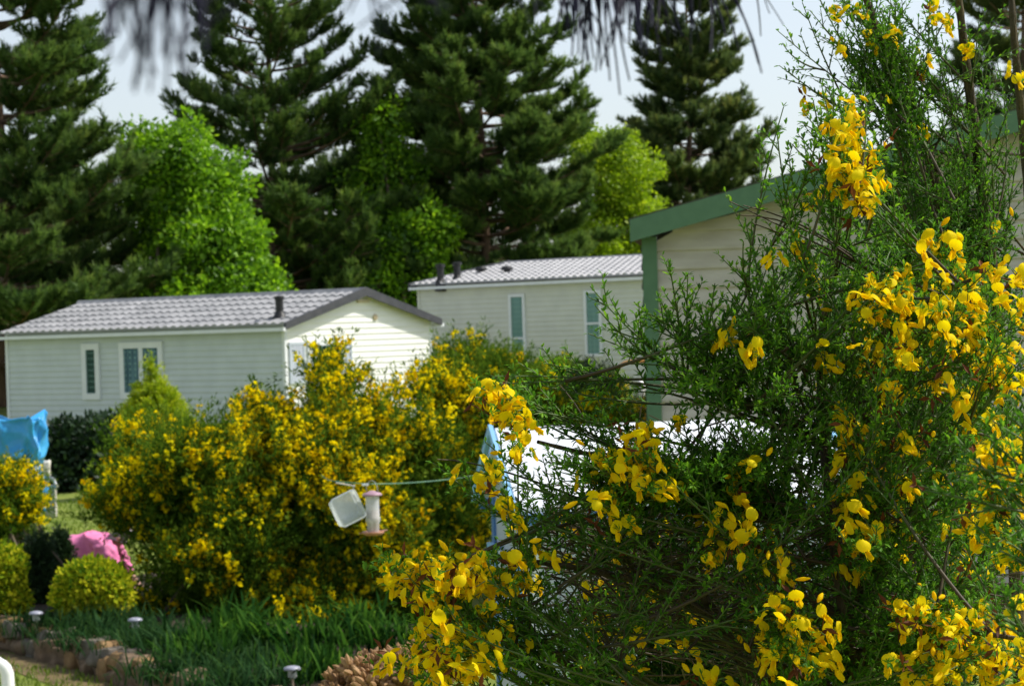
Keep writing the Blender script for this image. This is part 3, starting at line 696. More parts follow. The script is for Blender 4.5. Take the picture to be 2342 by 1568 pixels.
def bush(name, label, cat, base, lumps, n, tpls, matn, seed, shell=.3, upb=.5, tint=(.45,.16), flowers=None, stems=10, stem_mat='bark', group=None, part='foliage', sr=.02, jit=.35, scl=(.75,1.25), ntint=.15, nscale=2.0, clumps=None, back=0.0, cshell=.6):
    r = np.random.default_rng(seed); root = thing(name, label, cat, base, 0, group)
    big = lumps
    if clumps:
        lumps = clumped(lumps, clumps[0], r, clumps[1], clumps[2]); k_ = int(n*.8)
        p, d = lump_points(lumps, k_, r, cshell); p2, d2 = lump_points(big, n-k_, r, .5); p = np.vstack([p,p2-d2*.12]); d = np.vstack([d,d2])
    else: p, d = lump_points(lumps, n, r, shell)
    lumps = big
    dd = norm(d+np.array([0,0,upb])+r.normal(0,jit,d.shape))
    p = p-dd*back
    ti = r.normal(tint[0],tint[1],n)+ntint*vnoise(p,nscale,seed)
    fl = np.zeros(n,bool)
    if flowers:
        pr = flowers['p']+flowers.get('amp',.35)*vnoise(p,flowers.get('scale',3.0),seed+2)
        if flowers.get('bias'): pr = pr+flowers['bias'](p,d)
        fl = r.random(n)<pr
    A = Acc(); w_ = r.integers(0,len(tpls),n); s_ = r.uniform(scl[0],scl[1],n)
    for k in range(len(tpls)):
        m = (w_==k); A.inst(tpls[k], frames(dd[m],r.uniform(0,6.28,m.sum()))*s_[m][:,None,None], p[m], ti[m])
    A.build(part, M[matn], root)
    if flowers:
        B = Acc(); ft = flowers['tpls']; wf = r.integers(0,len(ft),n)
        for k in range(len(ft)):
            m = fl&(wf==k); B.inst(ft[k], frames(dd[m],r.uniform(0,6.28,m.sum()))*s_[m][:,None,None], p[m]+d[m]*.03, r.normal(.55,.2,m.sum()))
        o = B.build('blossom', M[flowers.get('mat','mid_flower')], root); o['kind']='stuff'
    if stems:
        S = Acc(); L = np.array(lumps)
        for k in range(stems):
            j = r.integers(0,len(L)); e = L[j,:3]+norm(r.normal(size=3)+[0,0,.8])*L[j,3:6]*.75
            b = np.array([r.normal(0,.08)*3*sr/.02, r.normal(0,.08)*3*sr/.02, -.1])
            S.tube(bez(b, (b+e)/2+np.array([0,0,abs(e[2])*.25])+r.normal(0,.06,3), e, 8), np.linspace(sr,sr*.25,8), 6, cap=False)
        S.build('trunk' if sr>.04 else 'stem', M[stem_mat], root, smooth=True)
    return root

LEAFB = [ball_tpl(16,.30,.10,.15,s,.45) for s in (1,2,3)]
LEAFY = [ball_tpl(18,.24,.07,.13,s,.55) for s in (4,5,6)]
def pxl(base, items, Y):
    "ellipsoids given in picture units at depth Y -> local lumps"
    out=[]
    for (px,py,rx,rz_,dy,ry) in items:
        p = P(px,py,Y+dy)-np.array(base); k=(Y+dy)/F
        out.append((p[0],p[1],p[2],rx*k,ry,rz_*k))
    return out
b = G(450,54.5)
bush('broadleaf_tree','bright green rounded broadleaf tree right of the left edge pine','tree',b,
     pxl(b,[(400,345,80,50,0,1.0),(470,420,90,75,0,1.2),(370,440,75,65,.2,1.0),(530,550,55,75,-.2,1.0),(430,590,120,90,0,1.4),(560,660,80,80,-.3,1.1),(450,690,120,70,-.2,1.3),(570,720,55,50,-.3,.8)],54.5),
     2500, LEAFB,'lime_leaf',61,shell=.32,upb=.0,clumps=(95,.30,.62),stems=12,sr=.09,ntint=.25,nscale=1.6)
b = G(890,59.4)
bush('broadleaf_tree','deep green broadleaf tree squeezed between the airy pine and the broad dark pine','tree',b,
     pxl(b,[(860,300,45,60,0,.8),(920,400,55,60,0,.8),(830,450,50,55,0,.8),(960,520,55,50,-.5,.8),(1015,505,34,22,-.8,.4),(890,590,120,80,-.2,1.3),(930,660,110,60,-.4,1.2)],59.4),
     2300, LEAFB,'lime_leaf',62,shell=.35,upb=.0,clumps=(95,.30,.62),tint=(.40,.2),stems=12,sr=.09,ntint=.25,nscale=1.6)
b = G(1420,67)
bush('broadleaf_tree','yellow green young tree beside the green chalet roof end','tree',b,
     pxl(b,[(1400,400,60,85,0,1.0),(1450,430,55,80,0,1.0),(1360,370,40,60,0,.8),(1440,530,75,70,-.2,1.1),(1370,540,80,70,0,1.2)],67),
     1900, LEAFY,'yellow_leaf',63,shell=.5,upb=.0,clumps=(60,.35,.7),stems=10,sr=.07,ntint=.2,nscale=1.6)
DK = [ball_tpl(16,.22,.06,.12,s,.8) for s in (7,8,9)]
for k,(px,Y,it,lab) in enumerate(((60,63,[(40,560,130,120,0,1.5),(130,520,110,110,.3,1.4),(200,600,110,120,0,1.4),(0,470,90,110,0,1.3)],'dense dark conifer mass filling in behind the left edge pine boughs'),
        (690,65,[(640,520,90,110,0,1.4),(740,500,100,110,0,1.4),(700,610,160,120,0,1.6),(790,430,60,80,0,1.0)],'dense dark conifer mass between the two bright broadleaf trees'),
        (1010,66,[(1000,520,80,110,0,1.3),(1060,600,110,90,0,1.4),(960,430,55,80,0,1.0)],'dark conifer behind the foot of the broad dark pine, on its left'))):
    b=G(px,Y); bush('conifer_tree',lab,'tree',b,pxl(b,it,Y),2300,TUFTS,'needle_dark',150+k,shell=.45,upb=.6,stems=8,stem_mat='bark_pine',sr=.08,clumps=(60,.35,.7),back=.1,tint=(.36,.17),part='crown')
for k,(px,py,rx,rz_,Y,lab) in enumerate(((120,690,190,90,62,'dark evergreen hedge shrub behind the roof at left edge'),(380,700,160,70,63,'dark evergreen shrub behind the middle of the tiled roof'),(720,690,160,60,66,'dark evergreen shrub behind the gable peak of the white home'),(1010,640,90,60,68,'olive shrub showing above the left end of the pale roof'),(1250,640,160,70,70,'dark shrub behind the ridge of the pale roof'),(1500,600,160,80,74,'dark shrub behind the left end of the green fascia'))):
    b = G(px,Y); bush('evergreen_shrub',lab,'shrub',b,pxl(b,[(px,py,rx,rz_,0,1.3),(px-rx*.5,py+30,rx*.7,rz_,0,1.2),(px+rx*.5,py+30,rx*.7,rz_,0,1.2),(px,py+120,rx*1.1,rz_*1.5,0,1.4)],Y),900,DK,'dark_leaf' if k!=3 else 'needle',70+k,shell=.3,stems=6,sr=.04)

# ------------------------------------------------------------------ middle distance shrubs
SPR = [spray_tpl(34,.34,.011,.040,.55,s) for s in (1,2,3)]
def flw_tpl(n,L,seed):
    "a flowering shoot: many small folded petals"
    r = np.random.default_rng(seed); A = Acc()
    for i in range(n):
        t=r.uniform(.1,1); az=r.uniform(0,6.28); rr=.018+.02*r.random()
        c=np.array([math.cos(az)*rr,math.sin(az)*rr,t*L]); s_=r.uniform(.010,.017)
        Rt=frames(norm(r.normal(size=(1,3))+[[0,0,.4]]),r.uniform(0,6.28,1))[0]
        V=np.array([(-1,0,-.9),(0,.5,-1),(1,0,-.6),(1.1,-.3,.5),(0,.5,1.1),(-1.1,-.3,.6)])*s_
        A.add(V@Rt.T+c,[(0,1,4,5),(1,2,3,4)],tint=r.uniform(-.25,.25))
    return (np.vstack(A.V),np.vstack(A.Q),E3,np.concatenate(A.t))
FLW=[flw_tpl(20,.26,s) for s in (11,12,13)]
def broom(label, px, Y, items, n, seed, p=.3, amp=.4, bias=None, tint=(.52,.18), group=None, scl=(.75,1.25)):
    b = G(px,Y); k=.15*F/Y
    items=[(a,c,max(12,d-k*.8),max(12,e-k),f,max(.1,g-.15)) for a,c,d,e,f,g in items]
    top=max(q[2]+q[5] for q in pxl(b,items,Y))
    if bias is None: bias=lambda q,d:.38*(q[:,2]/top-.68)+.12*d[:,2]
    return bush('broom_shrub',label,'broom shrub',b,pxl(b,items,Y),n,SPR,'mid_leaf',seed,shell=.42,upb=.75,tint=tint,
        flowers=dict(p=p*.68,amp=amp*1.5,scale=2.6,tpls=FLW,bias=bias),stems=26,stem_mat='bark',scl=scl,ntint=.2,nscale=3.0,sr=.022,back=.24,clumps=(max(24,n//34),.14,.25))
broom('big yellow flowering broom left half, in front of the white mobile home', 420,16.6,
      [(400,1110,130,150,.2,.65),(270,1140,80,70,.0,.4),(330,1010,70,60,.5,.4),(480,1060,120,130,0,.6),(460,1250,105,120,0,.7),(530,1210,150,150,-.1,.7),(490,1340,95,80,0,.6),(560,1360,150,95,-.1,.6),(640,1400,130,70,-.2,.5),(420,1390,120,60,-.2,.4)],7000,81,.44,.5)
broom('tallest yellow broom with its top against the white gable', 760,16.9,
      [(745,925,80,95,.2,.5),(630,975,90,85,.2,.5),(840,965,90,85,.2,.5),(760,1050,200,140,0,.8),(930,1000,110,100,.1,.5),(1010,1120,110,110,.1,.6),(680,1190,160,140,-.1,.7),(880,1180,170,150,-.1,.7),(780,1360,200,110,-.1,.7),(900,1420,130,70,-.2,.5),(960,1080,130,120,.2,.6),(1010,1240,120,140,.1,.6),(950,1360,140,90,0,.6),(575,905,22,45,.3,.15),(757,845,18,24,.2,.12),(850,860,14,24,.2,.1)],12000,82,.58,.5)
broom('yellow broom rising behind the white playhouse roof', 1180,18.4,
      [(1010,890,100,70,0,.5),(1140,960,120,90,0,.6),(1220,920,80,70,-.2,.4),(1080,1050,110,110,0,.6),(1330,960,110,70,.3,.5),(1420,970,80,60,.5,.4),(1250,1060,200,110,.4,.7)],4300,83,.40,.5)
broom('mostly green broom standing below the first tall window of the cream home', 1080,25,
      [(1060,850,80,70,0,.6),(1160,865,80,50,0,.6),(1010,880,60,45,0,.5),(1088,795,16,34,.2,.12),(1110,920,130,80,0,.8)],2300,84,.04,.08,tint=(.5,.16),scl=(1.0,1.5))
broom('mostly green broom with forked top between the two tall windows of the cream home', 1265,26,
      [(1235,835,30,46,0,.3),(1290,825,22,46,0,.25),(1260,905,90,50,0,.7),(1220,930,120,70,0,.8)],1500,85,.05,.1,tint=(.58,.15),scl=(1.0,1.5))
broom('light green broom with few flowers in front of the second tall window',1330,23.5,[(1300,890,70,50,0,.4),(1370,905,60,45,0,.4),(1330,940,90,60,0,.5)],1300,96,.10,.15,tint=(.6,.15),scl=(.9,1.3))
b = G(1355,22)
bush('evergreen_shrub','small dark green rounded shrub left of the wicker chair','shrub',b,pxl(b,[(1352,885,44,46,0,.3),(1368,915,34,34,0,.3),(1350,930,70,60,0,.4)],22),900,SPR,'dark_leaf',86,shell=.4,back=.25,upb=.6,stems=8,tint=(.6,.15))
broom('small yellow broom at the left edge beside the lawn', 20,24.0,
      [(10,1120,75,60,0,.4),(50,1150,50,55,0,.35),(0,1190,90,70,0,.45),(-40,1130,80,80,0,.45)],1700,87,.5,.4,scl=(1.0,1.5))
# golden conifer with leading shoot
CON=[spray_tpl(26,.22,.02,.05,.7,s) for s in (21,22,23)]
b = G(350,31)
bush('golden_conifer','golden green conical conifer with pointed leading shoot before the double window','conifer',b,
     pxl(b,[(354,948,62,46,0,.38),(352,915,40,38,0,.25),(347,852,6,34,0,.05),(341,838,7,10,0,.04),(356,1000,80,60,0,.5)],31),2600,CON,'conifer_lime',88,shell=.3,upb=.6,back=.08,stems=5,tint=(.74,.2),scl=(.7,1.1))
DWF=[spray_tpl(30,.20,.012,.035,.45,s) for s in (31,32,33)]
for px,Y,it,sd_,lab in ((95,17.2,[(90,1275,34,60,0,.12),(74,1320,32,70,0,.11),(104,1330,32,60,0,.11)],89,'dark green dwarf conifer with two rounded tips, nearer the left edge'),
                       (150,17.6,[(138,1262,22,50,0,.08),(146,1305,26,60,0,.1),(128,1330,26,55,0,.1)],90,'dark green dwarf conifer against the pink clothed person')):
    b=G(px,Y); bush('dwarf_conifer',lab,'conifer',b,pxl(b,it,Y),900,DWF,'dark_leaf',sd_,shell=.3,upb=1.2,stems=3,tint=(.5,.15),scl=(.5,.85),jit=.25,back=.10)
VAR=[ball_tpl(14,.055,.028,.042,s,.8) for s in (41,42,43)]
for px,Y,it,n_,sd_,lab in ((210,15.8,[(210,1335,70,50,0,.20),(180,1360,48,42,0,.18),(250,1350,45,45,0,.18)],1500,91,'rounded golden variegated shrub in front of the person in pink'),
                        (10,16.4,[(10,1300,42,48,0,.16),(20,1370,40,45,0,.15),(-20,1330,50,60,0,.2),(15,1410,30,25,0,.12)],1100,92,'golden variegated shrub cut off by the left edge of the photo')):
    b=G(px,Y); b[2]=.2
    bush('variegated_shrub',lab,'shrub',b,pxl(b,it,Y),n_,VAR,'variegated',sd_,shell=.35,upb=.6,stems=8,tint=(.5,.2),ntint=.1,sr=.008)
# dark hedge in front of the mobile home
for px,Y,it,sd_,lab in ((185,33,[(150,1040,60,60,0,.5),(220,1030,70,65,0,.5),(180,1080,90,50,0,.6)],93,'dark shrub below the narrow window of the white mobile home'),
                        (300,34,[(280,1030,60,70,0,.5),(330,1030,60,65,0,.5)],94,'dark shrub behind the left flank of the big yellow broom')):
    b=G(px,Y); bush('evergreen_shrub',lab,'shrub',b,pxl(b,it,Y),900,DK,'dark_leaf',sd_,shell=.4,stems=6,tint=(.35,.15))

# strap leaved plants and feathery clumps in the bed
def strap_tpl(L,W,n=6,droop=.5):
    t=np.linspace(0,1,n); z=L*(t-.25*droop*t**2.5); y=L*droop*.65*t**2.2
    w_=W*np.sin(np.clip(.15+t*.85,0,1)*PI)**.6*.5+.0005
    V=np.vstack([np.stack([w_,y,z],-1),np.stack([-w_,y,z],-1)])
    return (V,np.array([(i,i+1,n+i+1,n+i) for i in range(n-1)]),E3,np.tile(np.linspace(-.15,.15,n),2))
def clump(name,label,cat,px,Y,n,L,W,matn,seed,spread=.35,R=.12,tint=(.42,.2),droop=(.2,1.1),z=.16):
    r=np.random.default_rng(seed); b=G(px,Y); b[2]=z
    root=thing(name,label,cat,b); A=Acc()
    for k in range(4):
        m=n//4; tp=strap_tpl(L,W,7,r.uniform(*droop)); az=r.uniform(0,6.28,m)
        d=np.stack([np.cos(az)*spread*r.random(m),np.sin(az)*spread*r.random(m),np.ones(m)],-1)
        T=np.stack([r.normal(0,R,m),r.normal(0,R,m),np.full(m,-.02)],-1)
        A.inst(tp,frames(d,r.uniform(0,6.28,m))*r.uniform(.55,1.15,m)[:,None,None],T,r.normal(*tint,m))
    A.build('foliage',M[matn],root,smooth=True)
CL=[('feathery blue green clump above the stone wall at far left',130,15.6,.30,'blue_leaf',.010,320),
    ('feathery blue green clump directly behind the second solar light',255,15.3,.36,'blue_leaf',.010,380),
    ('soft green grassy clump in front of the golden variegated shrub',205,15.0,.26,'blue_leaf',.009,320),
    ('soft blue green mound spilling over the stone wall',330,14.7,.30,'blue_leaf',.010,420),
    ('arching strap leaved clump with bright sunlit blades mid bed',480,14.4,.46,'strap_leaf',.022,110),
    ('broad soft green clump left of the bright strap leaves',400,14.5,.34,'blue_leaf',.010,420),
    ('dark strap leaved clump under the left broom branches',540,14.9,.50,'strap_leaf',.020,110),
    ('long arching grey green leaves behind the third solar light',700,13.9,.50,'strap_leaf',.020,100),
    ('grey green strap leaves at the foot of the tallest broom',790,14.6,.52,'strap_leaf',.020,100),
    ('low green clump at the bottom edge left of the third solar light',560,13.6,.30,'blue_leaf',.012,300),
    ('low dark clump at bottom edge right of the third solar light',760,13.2,.30,'strap_leaf',.016,150),
    ('thin leaved clump in shade right of the grey green straps',880,14.2,.42,'strap_leaf',.016,110),
    ('dark sprawling clump leaning over the right end of the stone wall',415,13.4,.30,'blue_leaf',.011,420),
    ('dense low strap leaves between the stone wall and the bright strap leaves',450,13.7,.40,'strap_leaf',.016,200),
    ('low dark green clump touching the tan budded shrub on its left',690,13.0,.36,'strap_leaf',.015,200),
    ('dark leafy clump at the bottom edge between wall end and third solar light',520,12.75,.34,'blue_leaf',.012,380),
    ('shaded strap leaves straight below the white pot',600,14.3,.44,'strap_leaf',.018,170),
    ('small grassy tuft beside the first solar light',60,15.9,.22,'blue_leaf',.010,160)]
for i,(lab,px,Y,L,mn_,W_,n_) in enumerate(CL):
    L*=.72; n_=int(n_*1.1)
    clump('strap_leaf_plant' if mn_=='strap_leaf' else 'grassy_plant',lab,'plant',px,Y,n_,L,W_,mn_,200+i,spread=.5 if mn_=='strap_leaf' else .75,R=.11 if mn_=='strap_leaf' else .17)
def grass():
    r=np.random.default_rng(5); A=Acc(); n=26000
    pts=[]
    ta=[(-5.2,-2.0,9,16.3,15000),(-6.5,-3.2,19,30,11000)]
    for x0,x1,y0,y1,m in ta:
        x=r.uniform(x0,x1,m); y=r.uniform(y0,y1,m)
        wy=np.interp(x,WPATH[:,0],WPATH[:,1]); ok=(y<wy-.35-.18*np.sin(x*5)) if y1<17 else np.ones(m,bool)
        pts.append(np.stack([x,y,np.full(m,-.005)],-1)[ok])
    p=np.vstack(pts); m=len(p)
    d=np.stack([r.normal(0,.4,m),r.normal(0,.4,m),np.ones(m)],-1)
    A.inst(leaf_tpl(.055,.012,.3),frames(d,r.uniform(0,6.28,m))*r.uniform(.6,1.2,m)[:,None,None],p,r.normal(.5,.2,m))
    tag(A.build('grass',M['grass']),'short mown grass of the lawn at lower left','grass',kind='stuff')
grass()

# ------------------------------------------------------------------ garden objects
def solar_light(label,px,py,Y,gz=.16):
    p=P(px,py,Y); root=thing('solar_light',label,'solar light',(p[0],p[1],gz),0,'solar lights in the flower bed')
    root.scale=(.8,.8,1)
    h=p[2]-gz
    A=Acc(); A.lathe([(0,h+.012),(.03,h+.011),(.058,h+.004),(.064,h-.006),(.060,h-.012),(.0,h-.013)],sides=20); A.build('cap',M['solar_cap'],root,smooth=True)
    A=Acc(); A.lathe([(.03,h-.014),(.034,h-.05),(.022,h-.06),(0,h-.061)],sides=16); A.build('lens',M['clear_plastic'],root,smooth=True)
    A=Acc(); A.lathe([(.009,h-.062),(.009,0),(.004,-.06),(0,-.08)],sides=10); A.build('stem',M['solar_stem'],root)
solar_light('solar light at far left beside the dark dwarf conifers',82,1400,15.5)
solar_light('solar light just right of and below the golden variegated shrub',309,1415,14.75)
solar_light('solar light on a bare stake near the bottom edge',668,1526,12.6)
solar_light('low solar light among the arching strap leaves',464,1484,13.9)
solar_light('low solar light just above the stone wall',112,1446,15.45)

def feeder():
    Y=10.0; top=P(851,1128,Y)
    root=thing('bird_feeder','tube bird feeder with mauve lid and copper tray hanging from the green line','bird feeder',top+[0,0,-.2])
    A=Acc(); h=.2
    A.lathe([(0,h+.014),(.012,h+.013),(.02,h+.008),(.04,h+.002),(.047,h-.006),(.044,h-.010),(0,h-.011)],sides=24); A.build('lid',M['mauve'],root,smooth=True)
    A=Acc(); A.lathe([(.031,h-.012),(.031,.095),(.034,.09),(.034,.075),(.029,.065),(.027,.022)],sides=24); A.build('tube',M['clear_plastic'],root,smooth=True)
    A=Acc(); A.lathe([(0,.125),(.027,.12),(.026,.024),(0,.024)],sides=18); A.build('seed',M['seed'],root,smooth=True)
    A=Acc(); A.lathe([(0,.022),(.036,.021),(.05,.027),(.052,.022),(.04,.010),(0,.008)],sides=24)
    A.tube([(-.065,0,.018),(.065,0,.03)],.003,6); A.build('tray',M['copper'],root,smooth=True)
    A=Acc(); t=np.linspace(0,PI,9); A.tube(np.stack([.026*np.cos(t),0*t,h+.012+.048*np.sin(t)],-1),.0015,5); A.build('hanger',M['grey_metal'],root)
    # clear plastic box hanging beside it
    c=P(793,1163,Y-.05); r2=thing('feeding_box','clear plastic hanging box, tilted, left of the tube feeder','plastic box',c,0)
    R=Matrix.Rotation(math.radians(-24),3,'Y')@Matrix.Rotation(math.radians(28),3,'Z')
    Rn=np.array(R)
    def rbox(a,b,c0,c1,rad,th=None):
        "rounded-rectangle ring wall between depths c0..c1 (y)"
        t=np.linspace(0,2*PI,33)[:-1]; q=.22
        x=np.sign(np.cos(t))*np.abs(np.cos(t))**q*a; z=np.sign(np.sin(t))*np.abs(np.sin(t))**q*b
        return np.stack([x,np.full(32,c0),z],-1),np.stack([x*.93,np.full(32,c1),z*.93],-1)
    f,bk=rbox(.066,.068,-.022,.026,.01); A=Acc(); n=32
    V=np.vstack([f,bk,[(0,.026,0)]])@Rn.T
    A.add(V,[(i,(i+1)%n,n+(i+1)%n,n+i) for i in range(n)],[(n+i,n+(i+1)%n,2*n) for i in range(n)]); A.build('tub',M['milky_plastic'],r2,smooth=False)
    A=Acc(); rim=np.vstack([f,f[:1]])@Rn.T; A.tube(rim,.0035,6,cap=False); A.build('rim',M['milky_plastic'],r2,smooth=True)
    A=Acc()
    for k in range(5): A.tube(np.array([(-.055,.020,-.03-.006*k),(.055,.020,-.03-.006*k)])@Rn.T,.0015,4)
    A.build('rib',M['milky_plastic'],r2)
    A=Acc(); hk=P(810,1107,Y)-np.array(c); A.tube([np.array((.05,-.022,.066))@Rn.T,hk*.6+[0.004,0,0],hk],.002,5); A.build('hanger',M['milky_plastic'],r2)
    # the line
    B=Acc(); a=P(1108,1083,10.45); m_=P(848,1106,Y); l=P(762,1099,Y); e=P(735,1085,15.8)
    pts=np.vstack([bez(a,(a+m_)/2-[0,0,.025],m_,14),bez(m_,(m_+l)/2-[0,0,.004],l,6)[1:],bez(l,(l+e)/2-[0,0,.02],e,8)[1:]])
    B.tube(pts,.0028,6); ln=B.build('washing_line',M['line_green']); tag(ln,'thin green line strung from the playhouse towards the broom','line')
    C=Acc(); C.tube([P(768,1103,Y-.01),P(812,1111,Y-.01)],.004,6); C.build('clip',M['cord_pale'],ln); 
    C=Acc(); C.tube([P(828,1108,Y-.01),P(843,1107,Y-.01)],.006,6); C.build('clip',M['milky_plastic'],ln)
feeder()

def tarp():
    Y=27.5; b=G(45,Y)
    root=thing('covered_barbecue','bright blue tarpaulin tied round a covered object at the left edge','tarpaulin',b)
    A=Acc(); n,m=120,60; k=Y/F
    gz=(1+0); V=[]
    top=P(45,962,Y)[2]-b[2]; bot=.10
    for j in range(m):
        t=j/(m-1); z=bot+(top-bot)*t
        for i in range(n):
            a=2*PI*i/n; ca,sa=math.cos(a),math.sin(a)
            q=.55; x=math.copysign(abs(ca)**q,ca); y=math.copysign(abs(sa)**q,sa)
            tie=1-.22*math.exp(-((t-.50)/.07)**2)
            w_=(.29+.04*t)*tie
            fold=.030*(1-2*abs(math.sin(a*3.5+t*4)))+.020*(1-2*abs(math.sin(a*6-t*7+1)))+.018*(1-2*abs(math.sin(a*2+t*11)))
            w_+=fold*(1 if t<.97 else .5)
            ztop=z+ (0.05*math.sin(a*3+.6)+.03*math.sin(a*8))*t + (.06 if x>.5 else 0)*t**6
            V.append((x*w_-.03+.02*t,y*w_*.9,ztop))
    Q=[(j*n+i,j*n+(i+1)%n,(j+1)*n+(i+1)%n,(j+1)*n+i) for j in range(m-1) for i in range(n)]
    V.append((0,0,top-.03)); T=[((m-1)*n+i,(m-1)*n+(i+1)%n,len(V)-1) for i in range(n)]
    A.add(V,Q,T); A.build('cover',M['tarp'],root,smooth=True)
    B=Acc(); zt=bot+(top-bot)*.52; t=np.linspace(0,2*PI,40); q=.55
    f=lambda v: np.sign(v)*np.abs(v)**q
    B.tube(np.stack([f(np.cos(t))*.325-.02,-np.abs(0)+f(np.sin(t))*.30,zt+.03*np.sin(t)],-1),.008,6); B.build('rope',M['cord_pale'],root)
    C=rock(1,(.05,.05,.09),5); C.V=[v+np.array([.33,-.12,zt-.05]) for v in C.V]; C.build('knot',M['cord_pale'],root,smooth=True)
    # concrete post with metal bracket
    p=G(109,28.0); r2=thing('concrete_post','short pale concrete post with grey metal bracket right of the blue tarpaulin','post',p)
    D=Acc(); w_=.065; D.hexa([(-w_,-w_,-.1),(w_,-w_,-.1),(w_,w_,-.1),(-w_,w_,-.1)],[(-w_*.95,-w_*.95,.33),(w_*.95,-w_*.95,.36),(w_*.95,w_*.95,.36),(-w_*.95,w_*.95,.33)]); D.build('shaft',M['concrete'],r2)
    D=Acc(); D.box(-.08,.085,-.08,.08,.362,.39); D.box(-.05,-.02,-.03,.03,.39,.52); D.tube([(-.035,0,.50),(.05,-.03,.46),(.07,-.04,.40)],.022,8); D.build('bracket',M['grey_metal'],r2)
tarp()

def wicker_chair():
    Y=24.5; p=G(1462,Y); root=thing('wicker_chair','brown wicker garden chair with lattice back beside the green corner post','chair',p)
    top=P(1455,826,Y)[2]; h=top; w_=.27
    A=Acc(); t=np.linspace(0,PI,20)
    zs=h-.22
    hoop=[(-w_,0,.42)]+[(-w_*math.copysign(abs(math.cos(a))**.6,math.cos(a)),0,zs+.22*math.sin(a)) for a in t]+[(w_,0,.42)]
    A.tube(hoop,.022,8); back=A.build('back_frame',M['wicker'],root,smooth=True)
    B=Acc()
    for k in range(-16,17):
        x0=k*.055
        for s_ in (-1,1):
            seg=[(x0+s_*tt,0.004*s_,.45+tt) for tt in np.linspace(0,h-.47,30)]
            seg=[q for q in seg if abs(q[0])<w_-.01 and q[2]<zs+.215*math.sqrt(max(0,1-(abs(q[0])/w_)**3.3))]
            if len(seg)>2: B.tube([seg[0],seg[-1]],.009,5)
    B.build('lattice',M['wicker'],root)
    C=Acc(); C.box(-w_,w_,-.48,.02,.40,.44); C.build('seat',M['wicker'],root)
    for x,y in ((-w_+.03,-.45),(w_-.03,-.45),(-w_+.03,0),(w_-.03,0)):
        D=Acc(); D.tube([(x,y,.40),(x*1.06,y,0)],.02,8); D.build('leg',M['wicker'],root)
    for s_ in (-1,1):
        D=Acc(); D.tube(bez(np.array((s_*w_,0,.72)),np.array((s_*w_*1.15,-.3,.74)),np.array((s_*(w_-.02),-.46,.42)),10),.018,8); D.build('armrest',M['wicker'],root)
    # white vessel in front of it
    q=G(1466,23.0); z0=P(1466,915,23)[2]
    r2=thing('garden_lantern','small white rounded lantern on a dark stake below the wicker chair','lantern',q)
    A=Acc(); A.lathe([(.012,0),(.012,z0)],sides=8); A.build('stake',M['black_metal'],r2)
    A=Acc(); A.lathe([(0,z0),(.03,z0),(.05,z0+.05),(.055,z0+.12),(.045,z0+.17),(.03,z0+.19),(.015,z0+.21),(0,z0+.215)],sides=20); A.build('body',M['white_plastic'],r2,smooth=True)
wicker_chair()

def white_chair():
    Y=9.0; e=P(12,1513,Y); root=thing('garden_chair','white plastic garden chair, only its back edge showing at bottom left corner','chair',(e[0]-.26,Y,0))
    h=e[2]; A=Acc()
    t=np.linspace(0,PI,16)
    pts=[(-.25,0,.42)]+[(-.25*math.copysign(abs(math.cos(a))**.45,math.cos(a)),.08,h-.12+.12*abs(math.sin(a))**.45) for a in t]+[(.25,0,.42)]
    A.tube(pts,.028,8); A.build('back_frame',M['white_plastic'],root,smooth=True)
    B=Acc()
    for k in range(5): B.box(-.19+k*.08,-.13+k*.08,.03,.045,.45,h-.03)
    B.build('backrest',M['white_plastic'],root)
    C=Acc(); C.box(-.24,.24,-.45,.02,.40,.43); C.build('seat',M['white_plastic'],root)
    for x,y in ((-.22,-.42),(.22,-.42),(-.22,0),(.22,0)):
        D=Acc(); D.tube([(x,y,.40),(x*1.1,y*1.05,0)],.022,8); D.build('leg',M['white_plastic'],root)
white_chair()
def pot():
    p=P(455,1290,18.6); root=thing('flower_pot','small white pot with orange red rim glimpsed through the left broom','pot',(p[0],p[1],0))
    A=Acc(); z=p[2]; A.lathe([(0,0),(.05,0),(.07,z*.9),(.065,z*.9)],sides=18); A.build('body',M['white_plastic'],root,smooth=True)
    A=Acc(); A.lathe([(.075,z*.9),(.078,z*1.12),(.066,z*1.12),(.06,z*.95),(0,z*.95)],sides=18); A.build('rim',M['terracotta'],root)
pot()

# tan budded shrub at bottom centre
def bud_tpl(seed):
    r=np.random.default_rng(seed); A=Acc()
    for i in range(9):
        az=r.uniform(0,6.28); d=norm(np.array([math.cos(az)*.7,math.sin(az)*.7,1.0])); Rt=frames(d[None],np.array([0.]))[0]
        pr=np.array([(.0005,0),(.0045,.004),(.006,.010),(.004,.018),(.0003,.024)]); a=np.arange(6)*PI/3
        V=np.stack([pr[:,None,0]*np.cos(a),pr[:,None,0]*np.sin(a),np.repeat(pr[:,1:2],6,1)],-1).reshape(-1,3)
        Q=[(q*6+j,q*6+(j+1)%6,(q+1)*6+(j+1)%6,(q+1)*6+j) for q in range(4) for j in range(6)]
        A.add(V@Rt.T+np.array([r.normal(0,.006),r.normal(0,.006),r.uniform(0,.03)]),Q,tint=r.uniform(-.2,.2))
    return (np.vstack(A.V),np.vstack(A.Q),E3,np.concatenate(A.t))
BUD=[bud_tpl(s) for s in (1,2,3)]
b=G(850,4.6); b=np.array([b[0],b[1],0.0])
bush('budded_shrub','shrub covered in tan brown buds at the bottom centre edge','shrub',b,pxl(b,[(860,1590,70,62,0,.10),(935,1575,60,60,0,.10),(800,1615,42,45,0,.08),(870,1710,130,110,0,.14)],4.6),700,BUD,'tan_bud',95,shell=.12,upb=.3,stems=8,sr=.006,scl=(.8,1.2),part='bud_head')

